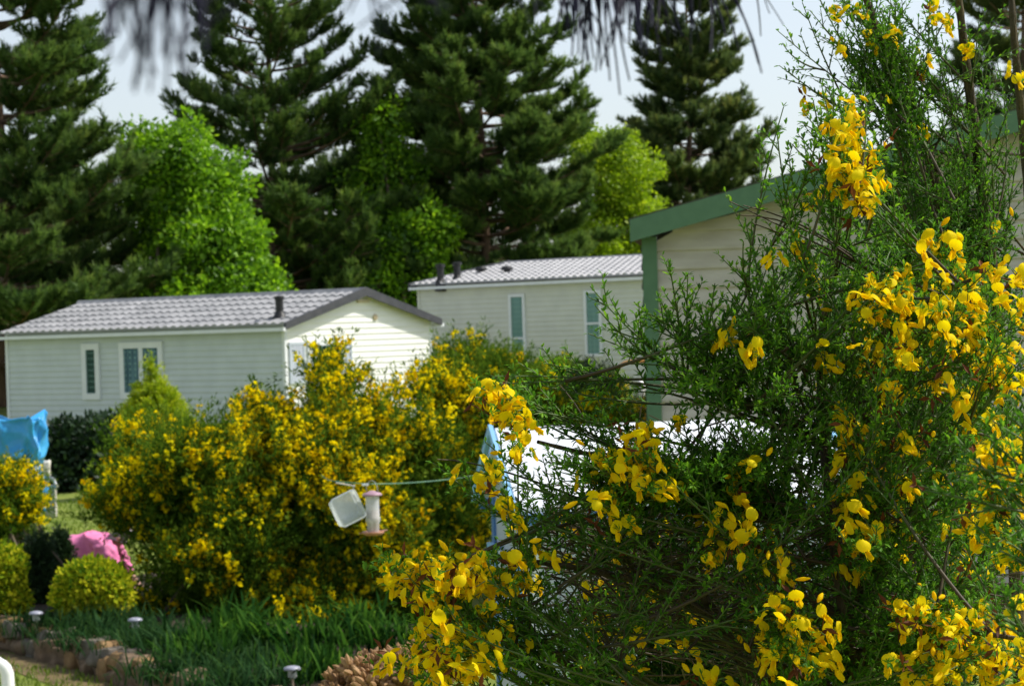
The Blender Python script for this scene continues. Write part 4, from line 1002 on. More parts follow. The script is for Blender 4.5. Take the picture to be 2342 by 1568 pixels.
# ------------------------------------------------------------------ person kneeling in pink
def skin_obj(name,verts,edges,radii,m,parent,root=0,sub=2):
    me=bpy.data.meshes.new(name); me.from_pydata([tuple(v) for v in verts],edges,[]); o=bpy.data.objects.new(name,me); COL.objects.link(o)
    md=o.modifiers.new('skin','SKIN'); md.use_smooth_shade=True
    for i,rr in enumerate(radii):
        sv_=me.skin_vertices[0].data[i]; sv_.radius=(rr,rr) if np.isscalar(rr) else rr; sv_.use_root=(i==root)
    s_=o.modifiers.new('sub','SUBSURF'); s_.levels=sub; s_.render_levels=sub
    me.materials.append(m); o.parent=parent; return o
def person():
    Y=18.4; p=G(212,Y); root=thing('person','person in pink top kneeling and bending over in the bed behind golden shrub','person',p,0); root.scale=(.92,.92,.92)
    # local: x to the right (facing direction), y away
    hip=(-.13,.02,.40); sp=(-.02,.02,.50); ch=(.10,.0,.54); nk=(.17,-.01,.57); hd=(.215,-.02,.615); cr=(.235,-.02,.665)
    V=[hip,sp,ch,nk,hd,cr]; Ed=[(0,1),(1,2),(2,3),(3,4),(4,5)]; Rr=[.13,.125,.13,.05,.085,.075]
    def chain(start,pts,rad):
        k=start
        for q,r_ in zip(pts,rad): V.append(q); Rr.append(r_); Ed.append((k,len(V)-1)); k=len(V)-1
        return k
    for s_ in (-1,1):
        chain(0,[(-.06,s_*.11,.33),(.12,s_*.13,.10),(-.06,s_*.13,.06),(-.28,s_*.12,.06),(-.34,s_*.12,.02)],[.085,.06,.05,.04,.03])
        w_=chain(2,[(.13,s_*.17,.50),(.20,s_*.20,.32),(.33,s_*.14,.16),(.37,s_*.13,.12)],[.06,.045,.034,.026])
        for f_,(dx,dy,l) in enumerate(((.05,-.03,.03),(.06,-.01,.035),(.06,.012,.033),(.05,.032,.028),(.01,-.05,.02))):
            chain(w_,[(.37+dx*.6,s_*.13+dy*.8,.10),(.37+dx+.01,s_*.13+dy,.065)],[.010,.007])
    body=skin_obj('body',V,Ed,Rr,M['skin'],root)
    # face: nose, brow, eyes, ear, all part of the head
    A=Acc(); A.tube([(.29,-.02,.635),(.315,-.02,.615),(.295,-.02,.605)],[.010,.014,.010],6); A.build('nose',M['skin'],root,smooth=True)
    A=Acc(); A.lathe([(0,-.01),(.016,-.006),(.02,0),(.016,.008),(0,.01)],(.215,-.108,.615),10,axis=np.array([[1,0,0],[0,0,-1],[0,1,0]])); A.build('ear',M['skin'],root,smooth=True)
    for s_ in (-1,1):
        A=Acc(); A.lathe([(0,-.008),(.007,-.004),(.008,0),(.006,.005),(0,.008)],(.283,-.02+s_*.03,.635),8); A.build('eye',M['black_metal'],root,smooth=True)
    skin_obj('hair',[(.20,-.02,.63),(.215,-.02,.675),(.25,-.02,.70)],[(0,1),(1,2)],[.086,.084,.045],M['hair_grey'],root,1)
    # loose pink top
    TV=[(-.26,.02,.47),(-.16,.02,.47),(-.03,.02,.53),(.09,.0,.565),(.155,-.01,.575)]; TE=[(0,1),(1,2),(2,3),(3,4)]; TR=[(.05,.10),(.155,.16),(.155,.15),(.15,.14),(.075,.07)]
    for s_ in (-1,1):
        k=len(TV); TV+= [(.13,s_*.18,.51),(.195,s_*.205,.35),(.26,s_*.18,.25)]; TE+=[(3,k),(k,k+1),(k+1,k+2)]; TR+=[.078,.066,.06]
    t_=skin_obj('top',TV,TE,TR,M['pink'],root,1,3)
    tx=bpy.data.textures.new('folds','CLOUDS'); tx.noise_scale=.055
    dm=t_.modifiers.new('folds','DISPLACE'); dm.texture=tx; dm.strength=.065; dm.mid_level=.5; dm.texture_coords='LOCAL'
    QV=[(-.14,.02,.40)]; QE=[]; QR=[.14]
    for s_ in (-1,1):
        k=len(QV); QV+=[(-.06,s_*.11,.33),(.12,s_*.13,.105),(-.06,s_*.13,.07),(-.25,s_*.12,.065)]; QE+=[(0,k),(k,k+1),(k+1,k+2),(k+2,k+3)]; QR+=[.10,.075,.062,.05]
    skin_obj('trousers',QV,QE,QR,M['trousers'],root)
person()
# ------------------------------------------------------------------ foreground broom
def flower_tpl(seed, opened=1.0):
    "pea flower: banner, two wings, keel, green calyx (material 1 faces are kept in a second list)"
    r=np.random.default_rng(seed); A=Acc()
    def petal(fn,nu,nv,tint):
        V=[fn(u,v) for u in np.linspace(0,1,nu) for v in np.linspace(-1,1,nv)]
        Q=[(i*nv+j,i*nv+j+1,(i+1)*nv+j+1,(i+1)*nv+j) for i in range(nu-1) for j in range(nv-1)]
        t=np.repeat(np.linspace(tint-.12,tint+.12,nu),nv); A.add(V,Q,tint=t)
    back=.05+.30*opened+r.normal(0,.2)
    def banner(u,v):
        w_=.0102*math.sin(PI*min(1,.10+.86*u))**.55*(1-.06*(u>.95))
        s_=.0175*u-.0018*(u>.9)*(abs(v)<.3)
        ang=1.25+back*u*1.3
        return (.003+s_*math.cos(ang)*.8-.0062*v*v*u*opened+.002, v*w_*(.75+.25*opened), s_*math.sin(ang))
    petal(banner,6,5,.62)
    spread=.0012+.0025*opened*r.random(); droop=.55+.45*r.random()
    for sg in (-1,1):
        def wing(u,v):
            w_=.0064*math.sin(PI*min(1,.08+.87*u))**.6
            x=.003+.0125*u*math.cos(droop); z=-.0125*u*math.sin(droop)+v*w_
            return (x, sg*(.0018+spread*u+.0012*(1-v*v)*u), z)
        petal(wing,5,3,.52)
    kd=droop+.30+.25*r.random()
    def keel(u,v):
        w_=.0064*math.sin(PI*min(1,.06+.92*u))**.6
        x=.002+.0150*u*math.cos(kd)+.003*u*u; z=-.0150*u*math.sin(kd)
        return (x+abs(v)*w_*.55, v*w_*.62, z+abs(v)*w_*.55-.001)
    petal(keel,6,5,.30)
    return (np.vstack(A.V),np.vstack(A.Q),E3,np.concatenate(A.t)-.5)
def bud_flower(seed,L=.012):
    r=np.random.default_rng(seed); a=np.arange(6)*PI/3
    pr=np.array([(.0008,0),(.0021,L*.25),(.0026,L*.55),(.0015,L*.85),(.0002,L)])
    V=np.stack([pr[:,None,0]*np.cos(a),pr[:,None,0]*np.sin(a)*.8,np.repeat(pr[:,1:2],6,1)],-1).reshape(-1,3)
    V=V@np.array(frames(np.array([[.8,0,-.25+.5*r.random()]]),np.zeros(1))[0]).T
    Q=np.array([(q*6+j,q*6+(j+1)%6,(q+1)*6+(j+1)%6,(q+1)*6+j) for q in range(4) for j in range(6)])
    return (V,Q,E3,np.repeat(np.linspace(-.2,.15,5),6))
def wilt_tpl(seed):
    r=np.random.default_rng(seed); A=Acc()
    for k in range(4):
        tp=leaf_tpl(.013,.005,.5); A.inst(tp,frames(norm(r.normal(size=(1,3))+[[.2,0,-.8]]),r.uniform(0,6.28,1)),r.normal(0,.002,(1,3)),[.5+r.uniform(-.3,.3)])
    return (np.vstack(A.V),np.vstack(A.Q),E3,np.concatenate(A.t)-.5)
FLO=[flower_tpl(s,o) for s,o in ((1,1.),(2,.8),(3,.5),(4,1.),(5,.25),(6,.7))]
BUDF=[bud_flower(s,L) for s,L in ((1,.012),(2,.009),(3,.015))]
WIL=[wilt_tpl(s) for s in (1,2,3)]
# one mesh per flower form, shared by all single-flower parts
def tpl_mesh(tp,name,m,tint):
    A=Acc(); A.add(tp[0],tp[1],tint=np.clip(tint+tp[3],0,1)); o=A.build(name,m,smooth=True); me=o.data; bpy.data.objects.remove(o); return me
FLO_ME=[tpl_mesh(t,'flower',M['petal'],.5) for t in FLO]
LEAFLET=(lambda L,W:(np.array([(0,0,0),(W*.5,.0006,L*.45),(W*.3,.0002,L*.85),(0,-.0004,L),(-W*.3,.0002,L*.85),(-W*.5,.0006,L*.45)]),np.array([(0,1,2,5),(2,3,4,5)]),E3,np.array([-.06,0,.04,.06,.04,0])))(.0088,.0028)

class Shrub:
    def __init__(s,label,base,seed):
        s.r=np.random.default_rng(seed); s.root=thing('broom_shrub',label,'broom shrub',base); s.base=np.array(s.root.location)
        s.stem=[]; s.leafP=[]; s.leafD=[]; s.leafT=[]; s.leafS=[]; s.tw=Acc(); s.fl=[]; s.stempts=[]; s.bud=[]; s.wil=[]
    def main(s,pts,r0,r1):
        p=np.array([P(*q) for q in pts]); t=np.linspace(0,1,len(p)); tt=np.linspace(0,1,len(p)*7)
        # smooth through the points
        q=np.stack([np.interp(tt,t,p[:,a]) for a in range(3)],-1)
        for _ in range(6): q[1:-1]=(q[:-2]+2*q[1:-1]+q[2:])/4
        rad=np.linspace(r0,r1,len(q)); A=Acc()
        A.tube(q,rad*(1+.08*np.sin(np.arange(len(q))*2.3)),10,cap=False); A.build('stem',M['broom_bark'],s.root,s.base,True)
        s.stempts.append(np.hstack([q,rad[:,None]]))
    def pick(s,tip,dmin=.08,dmax=.32):
        S=np.vstack(s.stempts); d=tip-S[:,:3]; L=np.linalg.norm(d,axis=1)
        cost=np.abs(L-s.r.uniform(dmin,dmax))+np.where(d[:,2]<.25*np.abs(d[:,0]),.25*np.abs(.25*np.abs(d[:,0])-d[:,2])/.1,0)+s.r.uniform(0,.06,len(S))
        return S[np.argmin(cost)]
    def branch(s,tip,start=None,leaf=1.0,bow=.14,dry=False,leaf0=.25,side=1.0,up=.5,reg=True,tint=.5,rad=None):
        r=s.r
        if start is None: start=s.pick(tip)[:3]
        d=tip-start; L=np.linalg.norm(d)
        c=(start+tip)/2+np.array([0,0,-bow*L*.55+.02*L])+r.normal(0,.05*L,3)
        n=max(8,int(L/.022)); pts=bez(start,c,tip,n)
        r0=rad or (.0010+.0036*min(L,.5)); s.tw.tube(pts,np.linspace(r0,.00055,n),5,tint=np.clip((.18 if dry else .42-.6*min(L,.5))+np.repeat(np.linspace(0,(.35+.6*min(L,.5)) if not dry else .1,n),5),0,1) ,cap=False)
        if reg and L>.2: s.stempts.append(np.hstack([pts[n//4:int(n*.8)],np.full((int(n*.8)-n//4,1),.003)]))
        if dry: return pts
        ax=norm(np.gradient(pts,axis=0))
        # side shoots
        k=max(3,int(L*(1-leaf0)/.014*side))
        t=np.linspace(leaf0,.97,k)+r.normal(0,.01,k); t=np.clip(t,0,.995)
        for q in range(k):
            i=int(t[q]*(n-1)); p=pts[i]; a=ax[i]
            sl=(.012+.075*(1-t[q])**.8*r.uniform(.4,1.2)+.02*r.random())*min(1.25,.45+L*1.6)
            az=q*2.4+r.normal(0,.4); e1=norm(np.cross(a,[.3,.2,1.])); e2=np.cross(a,e1)
            o=e1*math.cos(az)+e2*math.sin(az)
            dd=norm(a*.85+o*r.uniform(.45,.8)+np.array([0,0,up*r.uniform(.3,1)]))
            e=p+dd*sl; m=max(2,int(sl/.011))
            if sl>.022: s.tw.tube([p,p+dd*sl*.5,e],[.0009,.0007,.0004],4,tint=.75,cap=False)
            s.leaves(p,e,dd,sl,leaf,tint+.12*r.normal())
        s.leaves(pts[int(n*leaf0)],tip,None,L*(1-leaf0),leaf*.7,tint,pts[int(n*leaf0):])
        return pts
    def leaves(s,p,e,dd,L,dens,tint,path=None):
        r=s.r; m=max(1,int(round(L/.0051*dens)))
        t=np.linspace(.12,1,m)+r.normal(0,.03,m); t=np.clip(t,0,1)
        if path is None: pos=p+(e-p)*t[:,None]; a=np.tile(dd,(m,1))
        else:
            ii=t*(len(path)-1); i0=np.minimum(ii.astype(int),len(path)-2); f=(ii-i0)[:,None]
            pos=path[i0]*(1-f)+path[i0+1]*f; a=norm(path[i0+1]-path[i0])
        az=np.arange(m)*2.4+r.uniform(0,6.28)
        e1=norm(np.cross(a,np.array([.31,.17,.93]))); e2=np.cross(a,e1)
        o=e1*np.cos(az)[:,None]+e2*np.sin(az)[:,None]
        for j,(w_,ro) in enumerate(((.55,0),(.75,.55),(.75,-.55))):
            if j==2 and dens<.8: continue
            tv=np.cross(a,o); d=norm(a*r.uniform(.6,1.0,(m,1))+o*w_+tv*ro)
            s.leafP.append(pos); s.leafD.append(d); s.leafT.append(np.clip(tint+.06+r.normal(0,.15,m)+.10*(t-.5),0,1)); s.leafS.append(r.uniform(.65,1.2,m)*(1.12-.3*t))
    def cluster(s,cx,cy,rx,ry,n,Y,dY=.035,branchy=True):
        r=s.r; k=Y/F; c=P(cx,cy,Y)
        if branchy:
            tip=P(cx-rx*.5+r.normal(0,4),cy-ry*.9,Y); st=s.pick(tip,.14,.4)[:3]
            s.branch(tip,start=st,leaf=.8,leaf0=.35,side=.6,reg=False)
            if n>10:
                for q in range(2+n//14):
                    tp=P(cx+r.uniform(-.9,.9)*rx,cy-ry*r.uniform(.2,1),Y+r.normal(0,dY)); s.branch(tp,start=st,leaf=.8,leaf0=.45,side=.5,reg=False)
        for i in range(int(n*1.45+.5)):
            while True:
                u,v=r.uniform(-1,1,2)
                if u*u+v*v<1: break
            p=P(cx+u*rx*1.3+5,cy+v*ry*1.25,Y+r.normal(0,dY))
            # face outwards from the cluster, mostly towards the light and open side
            o=np.array([u*.9+r.normal(.15,.55),-.28+r.normal(0,.8),r.normal(.15,.35)])
            s.fl.append((p,norm(o),r.integers(0,len(FLO)),r.uniform(.53,.77)))
            # pedicel
            b=p-norm(o)*.008+np.array([0,.004,.004]); s.tw.tube([p,b],[.0006,.0005],3,tint=.8,cap=False)
            if r.random()<.5: s.leaves(p,p+norm(o+r.normal(0,.6,3)+[0,0,.5])*.025,norm(o+[0,0,.6]),.025,1.0,.6)
            if r.random()<.22: s.bud.append((p+np.array([r.normal(0,.012),r.normal(0,.012),r.uniform(.004,.02)]),norm(o+[0,0,.3])))
            if r.random()<.16: s.wil.append(p+r.normal(0,.010,3))
    def finish(s,nparts=100):
        r=s.r; C=s.base
        s.tw.build('twig',M['broom_twig'],s.root,C,True)['kind']='stuff'
        Pq=np.vstack(s.leafP); D=np.vstack(s.leafD); T=np.concatenate(s.leafT); S=np.concatenate(s.leafS)
        A=Acc(); A.inst(LEAFLET,frames(D,r.uniform(-.6,.6,len(D)))*S[:,None,None],Pq,T); print('leaflets',len(Pq))
        A.build('foliage',M['broom_leaf'],s.root,C)
        if s.fl:
            # the largest in the picture become parts of their own
            order=np.argsort([np.linalg.norm(f[0]-CAM)-( .6 if f[3]>.66 else 0) for f in s.fl])
            order=[i for i in order]; own=set(order[:nparts])
            B=Acc()
            for i,f in enumerate(s.fl):
                o=f[1]; x=norm(np.array([o[0],o[1],o[2]])); y=norm(np.cross([0,0,1.],x)); z=np.cross(x,y)
                Rm_=np.stack([x,y,z],-1)*f[3]
                ro=r.normal(0,.55); Rr=np.array(Matrix.Rotation(ro,3,'X')); Rm_=Rm_@Rr
                if i in own:
                    ob=bpy.data.objects.new('flower',FLO_ME[f[2]]); COL.objects.link(ob); ob.parent=s.root
                    mw=Matrix([list(Rm_[0])+[0],list(Rm_[1])+[0],list(Rm_[2])+[0],[0,0,0,1]]); mw.translation=Vector(f[0]-C); ob.matrix_local=mw
                else: B.inst(FLO[f[2]],Rm_[None],f[0][None],[.5+r.normal(0,.09)])
            if len(s.fl)>nparts: B.build('blossom',M['petal'],s.root,C,True)['kind']='stuff'
        if s.bud:
            B=Acc()
            for p,o in s.bud: B.inst(BUDF[r.integers(0,3)],frames(o[None],r.uniform(0,6.28,1)),p[None],[.45])
            B.build('bud',M['petal'],s.root,C,True)['kind']='stuff'
        if s.wil:
            B=Acc()
            for p in s.wil: B.inst(WIL[r.integers(0,3)],frames(rdir(1)),p[None],[.4])
            B.build('withered_flower',M['wilted'],s.root,C)['kind']='stuff'

def region(s,n,x0,x1,y0,y1,Y0,Y1,**kw):
    for _ in range(n):
        f=kw.get('f'); 
        while True:
            px,py=s.r.uniform(x0,x1),s.r.uniform(y0,y1)
            if f is None or f(px,py)>s.r.random(): break
        k2={a:b for a,b in kw.items() if a!='f'}
        s.branch(P(px,py,s.r.uniform(Y0,Y1)),**k2)

# --- main broom, brown stem at its heart
A1=Shrub('large flowering broom with thick brown stem filling the right foreground',(G(1990,2.35)),301)
A1.main([(2080,5300,2.42),(2030,3200,2.40),(1990,1800,2.28),(1965,1560,2.2),(1938,1420,2.15),(1908,1230,2.15),(1888,1030,2.22),(1876,880,2.27),(1880,740,2.26)],.013,.0035)
A1.main([(2020,5300,2.42),(1930,2600,2.35),(1760,1650,2.3),(1650,1420,2.26),(1560,1300,2.24),(1450,1210,2.22)],.010,.003)
A1.main([(2130,5300,2.45),(2170,2500,2.5),(2190,1600,2.5),(2215,1250,2.5),(2235,950,2.48),(2215,720,2.46)],.011,.003)
A1.main([(1990,5300,2.40),(1850,3200,2.3),(1560,2000,2.22),(1350,1560,2.18),(1180,1420,2.14)],.009,.003)
A1.main([(1888,1030,2.28),(1790,960,2.24),(1660,905,2.22),(1540,850,2.18)],.0045,.002)
A1.main([(1908,1230,2.30),(1760,1130,2.24),(1560,1080,2.20),(1350,1040,2.16),(1230,1010,2.12)],.005,.0018)
A1.main([(1880,740,2.26),(1905,620,2.24),(1925,500,2.22),(1938,300,2.2)],.0034,.0015)
A1.main([(1650,1420,2.26),(1480,1330,2.2),(1280,1290,2.16),(1080,1270,2.12)],.005,.0018)
A1.main([(1876,880,2.27),(2000,780,2.2),(2120,690,2.15),(2220,640,2.12)],.004,.002)
A1.main([(1938,1420,2.32),(2060,1430,2.1),(2200,1440,1.98),(2330,1460,1.95)],.004,.002)
TIPS=[(1350,655),(1345,762),(1362,700),(1450,690),(1497,722),(1528,592),(1573,625),(1600,690),(1560,700),(1635,648),(1660,655),(1697,612),(1742,640),(1760,660),(1620,740),(1680,720),(1540,760),(1500,790),
 (1720,500),(1700,552),(1790,480),(1765,580),(1800,440),(1830,400),(1812,330),(1775,290),(1792,245),(1840,260),(1870,300),(1880,200),(1905,180),(1950,215),(1978,190),(1930,230),(1860,230),
 (990,1058),(1030,1075),(1062,1130),(1100,880),(1132,860),(1195,868),(1245,830),(1110,1010),(1340,950),
 (866,1300),(882,1335),(905,1290),(925,1470),(960,1400),(902,1538),(880,1510),(1010,1270),(1120,1260),(1200,1230),(1240,1180),(1090,1390),(1160,1430)]
for (px,py) in TIPS:
    Yt=2.12+A1.r.normal(0,.05); t=P(px,py,Yt)
    low=800<py<1140 and px<1470
    st=None
    if px<1770 and 585<py<900:
        u_=A1.r.uniform(.15,1); st=P(1870-310*u_,1010-150*u_+A1.r.uniform(-30,10),2.24-.05*u_)
        if px>1640: st=P(1860-90*A1.r.random(),960-120*A1.r.random(),2.22)
    mid=1640<px<1860 and py<620
    A1.branch(t,start=st,leaf=.8 if mid else 1.0,up=.45,leaf0=.55 if low else .3,side=.6 if mid else 1.0,tint=.6)
region(A1,95,1720,2342,500,1000,2.0,2.5,f=lambda x,y:1 if y>480+max(0,(1850-x))*2.6 else .0)
for _ in range(24):
    u_=A1.r.uniform(0,1); A1.branch(P(A1.r.uniform(1510,1830),A1.r.uniform(700,930),A1.r.uniform(2.0,2.3)),start=P(1880-320*u_,1020-150*u_,2.25-.06*u_),leaf0=.3,tint=.56)
region(A1,9,1560,1850,1010,1180,2.05,2.4,leaf=.9,leaf0=.4)
region(A1,6,1150,1500,1090,1180,2.05,2.2,leaf=.9,leaf0=.5)
region(A1,26,1180,1500,1200,1560,2.0,2.4,leaf=.5,leaf0=.5)
region(A1,8,1450,1950,1180,1560,2.0,2.5,leaf=.4,leaf0=.7)
for _ in range(30):
    u_=A1.r.uniform(0,.7); A1.branch(P(A1.r.uniform(1520,1830),A1.r.uniform(960,1120),A1.r.uniform(2.02,2.3)),start=P(1895-480*u_,1210-120*u_,2.24-.05*u_),leaf0=.15,tint=.5)
for _ in range(34):
    u_=A1.r.uniform(.1,1); A1.branch(P(A1.r.uniform(1210,1760),A1.r.uniform(1040,1150),A1.r.uniform(2.02,2.25)),start=P(1890-560*u_,1215-130*u_,2.22-.05*u_),leaf0=.25,tint=.55)
region(A1,85,1930,2342,980,1568,1.95,2.6,leaf=1.0)
region(A1,22,1750,2342,1330,1568,1.95,2.1,leaf=.9,leaf0=.4)
region(A1,70,1280,2342,1160,1568,2.5,2.95,leaf=.8,tint=.15,leaf0=.2)  # leaves tinted dark to paint shade deep in the bush
region(A1,30,1700,2342,600,1160,2.5,2.9,leaf=.9,tint=.2,leaf0=.2)  # deeper leaves again tinted dark, shade painted in
region(B1,1,1300,1700,1200,1500,2.6,2.9,leaf=.8) if 0 else None
# bare and dead twigs in the shaded heart
def twigs(s,n,x0,x1,y0,y1,Y0,Y1,lx=260,ly=150):
    r=s.r
    for _ in range(n):
        a=P(r.uniform(x0,x1),r.uniform(y0,y1),r.uniform(Y0,Y1)); 
        b=a+np.array([r.normal(-.25,1)*lx,r.normal(0,60),r.normal(.25,.9)*ly])*2.2/F
        b=a+(b-a)*min(1,max(.15,(1171+F*a[0]/a[1]-1230)/max(1,1171+F*a[0]/a[1]-(1171+F*b[0]/b[1]))) if b[0]/b[1]<a[0]/a[1] else 1)
        s.branch(b,start=a,dry=True,bow=r.uniform(-.5,.3),reg=False,rad=r.uniform(.0006,.0016))
twigs(A1,420,1400,2200,1130,1568,2.1,2.75); twigs(A1,120,1250,1850,1150,1420,2.1,2.5,330,70); twigs(A1,70,1750,2300,760,1100,2.15,2.6,120,90)
for q in ((1990,1830,1690,1050,462),): pass
for px,py,qx,qy in ((1668,460,2040,640),(1700,470,2030,650),(1684,492,2010,640),(1720,510,1990,640),(1000,1050,1350,1150),(1290,1290,1700,1350)):
    a=P(qx,qy,2.2); A1.branch(P(px,py,2.12),start=a,dry=True,bow=-.12,reg=False,rad=.0014)
CLA=[(1930,310,30,60,20,2.12),(1942,390,40,60,26,2.1),(1965,440,34,40,16,2.08),(1770,583,12,22,2,2.1),(1825,570,25,12,2,2.15),(1680,795,36,30,7,2.1),(1885,825,25,40,4,2.15),(2010,690,50,40,18,2.12),(2045,800,30,30,6,2.12),
 (2150,600,35,60,9,2.12),(2180,740,60,50,24,2.08),(2290,660,40,50,9,2.1),(2300,850,45,60,18,2.08),(2250,970,14,30,3,2.1),(1945,1030,45,45,8,2.12),(1945,1150,32,40,8,2.1),(1977,1240,22,32,4,2.1),(2050,1130,20,20,3,2.15),(2035,1272,14,8,1,2.1),
 (1125,915,48,32,14,2.08),(1165,950,35,30,8,2.08),(1195,1010,32,32,7,2.07),(1100,1092,50,22,6,2.07),(1165,1185,20,25,4,2.08),(1465,1040,42,55,20,2.08),(1490,1100,55,40,16,2.1),(1550,960,12,25,2,2.1),(1370,1110,40,60,16,2.08),
 (1700,1100,20,40,5,2.1),(1670,1210,45,40,10,2.1),(1690,1285,65,30,11,2.12),(1780,1290,18,35,4,2.1),(1440,1210,25,12,3,2.1),(900,1305,28,22,6,2.06),(960,1335,55,40,22,2.07),(1050,1320,55,38,18,2.07),(1130,1320,60,40,20,2.08),(1220,1290,30,30,6,2.1),
 (1000,1440,50,32,16,2.07),(1040,1500,75,50,32,2.06),(965,1540,40,30,8,2.06),(880,1528,14,18,3,2.05),(1130,1460,60,60,12,2.1),(1790,1400,40,38,9,2.02),(1850,1450,50,38,11,2.02),(1830,1530,65,38,14,2.0),(1735,1480,22,40,5,2.05),
 (2060,1392,18,14,2,2.02),(2130,1440,70,50,24,1.98),(2220,1470,70,60,28,1.98),(2090,1530,60,30,9,1.98),(2180,1540,90,30,14,1.97),(2320,1525,40,45,9,1.95),(1620,1560,40,20,4,2.05)]
for q in CLA: A1.cluster(*q)
# scattered single flowers deeper in the bush
for _ in range(150): A1.cluster(A1.r.uniform(1900,2342),A1.r.uniform(620,1330),14,16,A1.r.integers(1,4),A1.r.uniform(2.05,2.5),branchy=False)
for _ in range(60): A1.cluster(A1.r.uniform(1150,1800),A1.r.uniform(1180,1540),14,16,A1.r.integers(1,3),A1.r.uniform(2.2,2.5),branchy=False)
A1.finish()
# --- tall broom behind it
B1=Shrub('taller open broom with two long bare stems rising at the upper right',G(2330,2.95),302)
B1.main([(2380,4300,3.0),(2330,2500,2.98),(2270,1400,2.95),(2215,850,2.9),(2160,520,2.85),(2112,300,2.82),(2060,200,2.8),(2012,90,2.78),(1975,-20,2.76),(1950,-90,2.75)],.012,.0035)
B1.main([(2400,4300,3.02),(2360,2300,3.0),(2320,1200,2.95),(2280,700,2.9),(2240,380,2.86),(2215,190,2.84),(2195,20,2.82),(2185,-80,2.8)],.012,.004)
B1.main([(2440,4300,3.1),(2420,2000,3.05),(2385,900,3.0),(2345,350,2.95),(2320,100,2.9),(2310,-60,2.9)],.010,.004)
B1.main([(2340,4300,3.0),(2250,2600,3.05),(2120,1800,3.1),(2040,1400,3.1),(1990,1000,3.05),(1980,700,3.0)],.010,.003)
for (px,py) in [(1780,72),(1782,150),(1806,166),(1835,6),(1852,24),(1790,100),(1880,60),(1870,-10),(1905,15),(1925,120),(1960,160),(2025,130),(2080,40),(2110,130),(2140,40),(2160,160),(2240,40),(2265,110),(2290,30),(2330,110),(2320,210),(2010,235),(2040,260),(1990,190),(2070,180),(2150,240),(2180,300),(2260,240),(2300,300),(2335,320),(2050,330),(2020,300)]:
    B1.branch(P(px,py,2.75+B1.r.normal(0,.05)),leaf=.72,side=.5,leaf0=.25,up=.3)
region(B1,42,1920,2342,330,620,2.7,3.1,leaf=1.0,tint=.4,leaf0=.1)
region(B1,20,2060,2342,-30,420,2.7,3.0,leaf=.75,side=.6)
region(B1,95,1860,2342,290,760,2.6,3.05,leaf=.9,side=.9,tint=.42,f=lambda x,y:1 if y>330+max(0,2050-x)*.5 else .1)
region(B1,40,1850,2342,760,1500,2.75,3.2,leaf=.7)
region(B1,20,1450,1950,1220,1560,2.75,3.2,leaf=.4,leaf0=.5)
region(B1,34,1900,2060,-40,110,2.70,2.85,leaf=1.0)
B1.main([(2100,4300,2.9),(1950,2500,2.85),(1700,1700,2.75),(1500,1450,2.7),(1380,1300,2.66)],.010,.003)
B1.main([(1950,2500,2.85),(1760,1600,2.9),(1640,1330,2.9),(1600,1200,2.88)],.007,.003)
region(B1,120,1260,1900,1150,1568,2.5,2.95,leaf=.9,tint=.12,leaf0=.1)  # very dark leaf tint paints the shade behind the lower centre
twigs(B1,120,1500,2342,1100,1568,2.8,3.2); twigs(B1,170,1280,1950,1160,1568,2.4,2.8)
for q in [(1935,35,35,20,5,2.72),(1925,105,8,18,2,2.72),(2010,85,28,28,5,2.74),(2150,38,22,35,6,2.76),(2115,160,8,18,2,2.76),(2022,237,6,6,1,2.75),(2320,165,14,18,3,2.8),(1862,246,22,14,4,2.74),(2080,300,20,20,2,2.75),(2200,120,15,20,3,2.8)]: B1.cluster(*q,branchy=False)
for _ in range(60): B1.cluster(B1.r.uniform(1850,2342),B1.r.uniform(380,1450),22,20,B1.r.integers(1,4),B1.r.uniform(2.7,3.1),branchy=False)
B1.finish()
# --- near sprays at the right edge, out of focus
D1=Shrub('nearest blurred broom sprays cut off by the right edge of the photo',G(2560,1.55),303)
D1.main([(2620,6800,1.6),(2560,3000,1.55),(2480,1700,1.5),(2420,1300,1.48),(2400,1000,1.46)],.009,.003)
D1.main([(2560,3000,1.55),(2500,1900,1.45),(2440,1560,1.42),(2400,1450,1.4)],.006,.0025)
for (px,py,st) in [(2115,1120,(2440,1190)),(2190,1015,(2430,1230)),(2200,1060,(2430,1130)),(2240,980,(2430,1150)),(2290,940,(2420,1080)),(2330,900,(2410,1050)),(2290,1340,(2440,1560)),(2250,1400,(2420,1500))]:
    D1.branch(P(px,py,1.42),start=P(st[0],st[1],1.46),leaf=.9,leaf0=.1,up=.25,bow=-.05)
for q in [(2280,1075,45,40,20,1.75),(2300,1130,45,45,18,1.75),(2250,1200,40,40,11,1.78),(2320,1260,25,40,7,1.75),(2325,1405,14,18,2,1.6)]: D1.cluster(*q,dY=.03,branchy=False)
for (px,py) in [(2220,1060),(2250,1110),(2270,1180),(2300,1150),(2230,1200),(2310,1230)]: D1.branch(P(px,py,1.75),start=P(2440,1350,1.62),leaf=.9,leaf0=.3)
D1.finish(60)

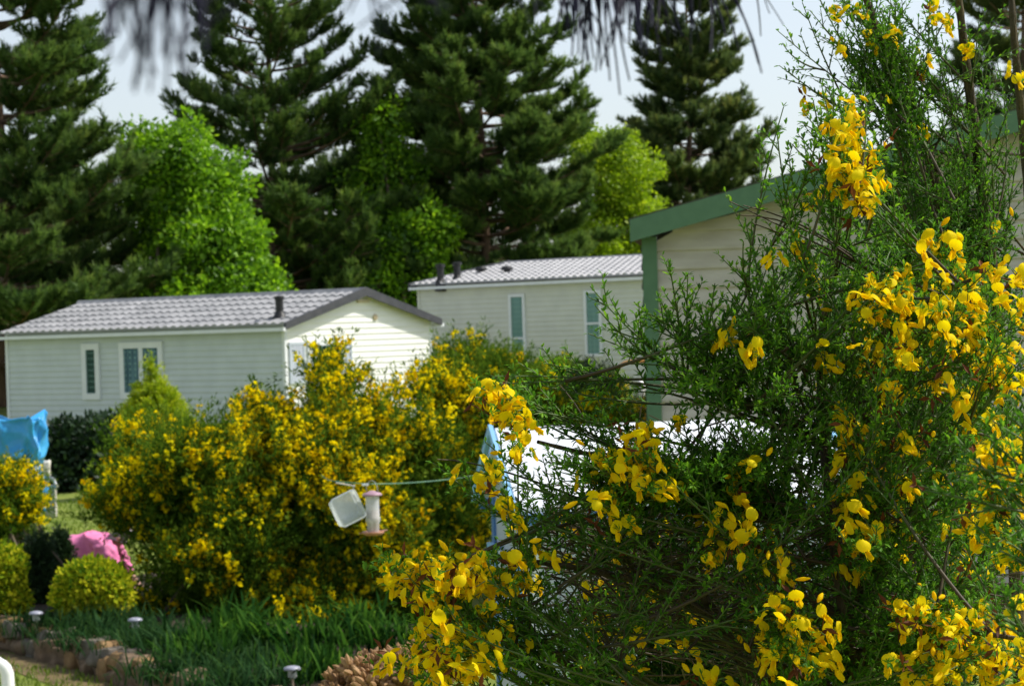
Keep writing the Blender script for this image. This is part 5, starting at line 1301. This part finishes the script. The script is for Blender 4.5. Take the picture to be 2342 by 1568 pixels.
# ------------------------------------------------------------------ pine branch hanging over the camera
def near_pine():
    r=np.random.default_rng(77)
    root=thing('pine_branch','dark pine branch whose long needles hang blurred into the top of the photo','pine branch',P(900,-260,.6))
    O=np.array(root.location)
    T=Acc(); T.tube(np.vstack([bez3(P(200,-330,.36),P(500,-300,.5),P(1100,-260,.75),P(1600,-240,.9),24),P(2000,-420,1.0)[None]]),np.linspace(.004,.007,25),8,tint=.3,cap=True); T.build('twig',M['bark_pine'],root,O,True)
    N_=Acc(); S=[]
    def fan(sx,sy,Y,tips,w_,bend=.25):
        s0=P(sx,sy,Y)
        for (tx,ty) in tips:
            ty=ty*1.28+6; Yt=Y+r.normal(0,.03)*Y; e=P(tx,ty,Yt); L=np.linalg.norm(e-s0); a=s0+r.normal(0,.004,3)
            c=(a+e)/2+np.array([(e[0]-a[0])*.0+r.normal(0,.05)*L,r.normal(0,.05)*L,bend*L*.25*r.uniform(.2,1.2)])
            N_.tube(bez(a,c,e,8),np.linspace(w_,w_*.55,8),4,tint=r.uniform(.1,.7))
        up_=P(sx+r.normal(0,40),-300,Y); S.append((up_,s0))
    rr=lambda x0,x1,y0,y1,n:[(r.uniform(x0,x1),r.uniform(y0,y1)) for _ in range(n)]
    fan(300,-110,.43,rr(228,345,20,130,15),.0005); fan(375,-110,.43,rr(300,440,10,175,16),.0005); fan(455,-100,.44,rr(420,480,20,150,9)+[(470,90)],.0006)
    fan(840,-90,.50,[(865,96),(886,58),(772,32),(818,45),(905,24),(925,15),(800,20)],.0004); fan(990,-80,.55,[(1003,22),(975,5),(1030,10),(945,15)],.0004)
    fan(1300,-90,.85,rr(1262,1345,20,100,12)+[(1345,110),(1310,70)],.00065); fan(1370,-100,.88,rr(1330,1420,20,125,14)+[(1395,140),(1418,165)],.00065)
    fan(1430,-90,.86,rr(1385,1480,30,120,14)+[(1440,140),(1375,112)],.0007); fan(1490,-80,.9,rr(1455,1550,20,100,11)+[(1512,105),(1530,78)],.00065)
    fan(1610,-80,.95,[(1742,126),(1735,110),(1690,88),(1660,60),(1640,40),(1600,25),(1585,50)],.0008,.6); fan(1700,-110,1.0,[(1792,40),(1760,20),(1740,60)],.0005,.5)
    fan(1560,-100,.92,[(1560,60),(1580,95),(1545,40),(1600,70),(1625,90)],.0007,.4); fan(1180,-80,.7,[(1190,10),(1225,25),(1250,15),(1215,40)],.0005)
    N_.build('needle',M['near_needle'],root,O)['kind']='stuff'
    Q=Acc()
    for a,b in S: Q.tube(bez(a,(a+b)/2+r.normal(0,.004,3),b,6),np.linspace(.0035,.002,6),6,tint=.3)
    Q.build('shoot',M['bark_pine'],root,O,True)
near_pine()

#END
print('total verts', sum(len(o.data.vertices) for o in sc.objects if o.type=='MESH'))
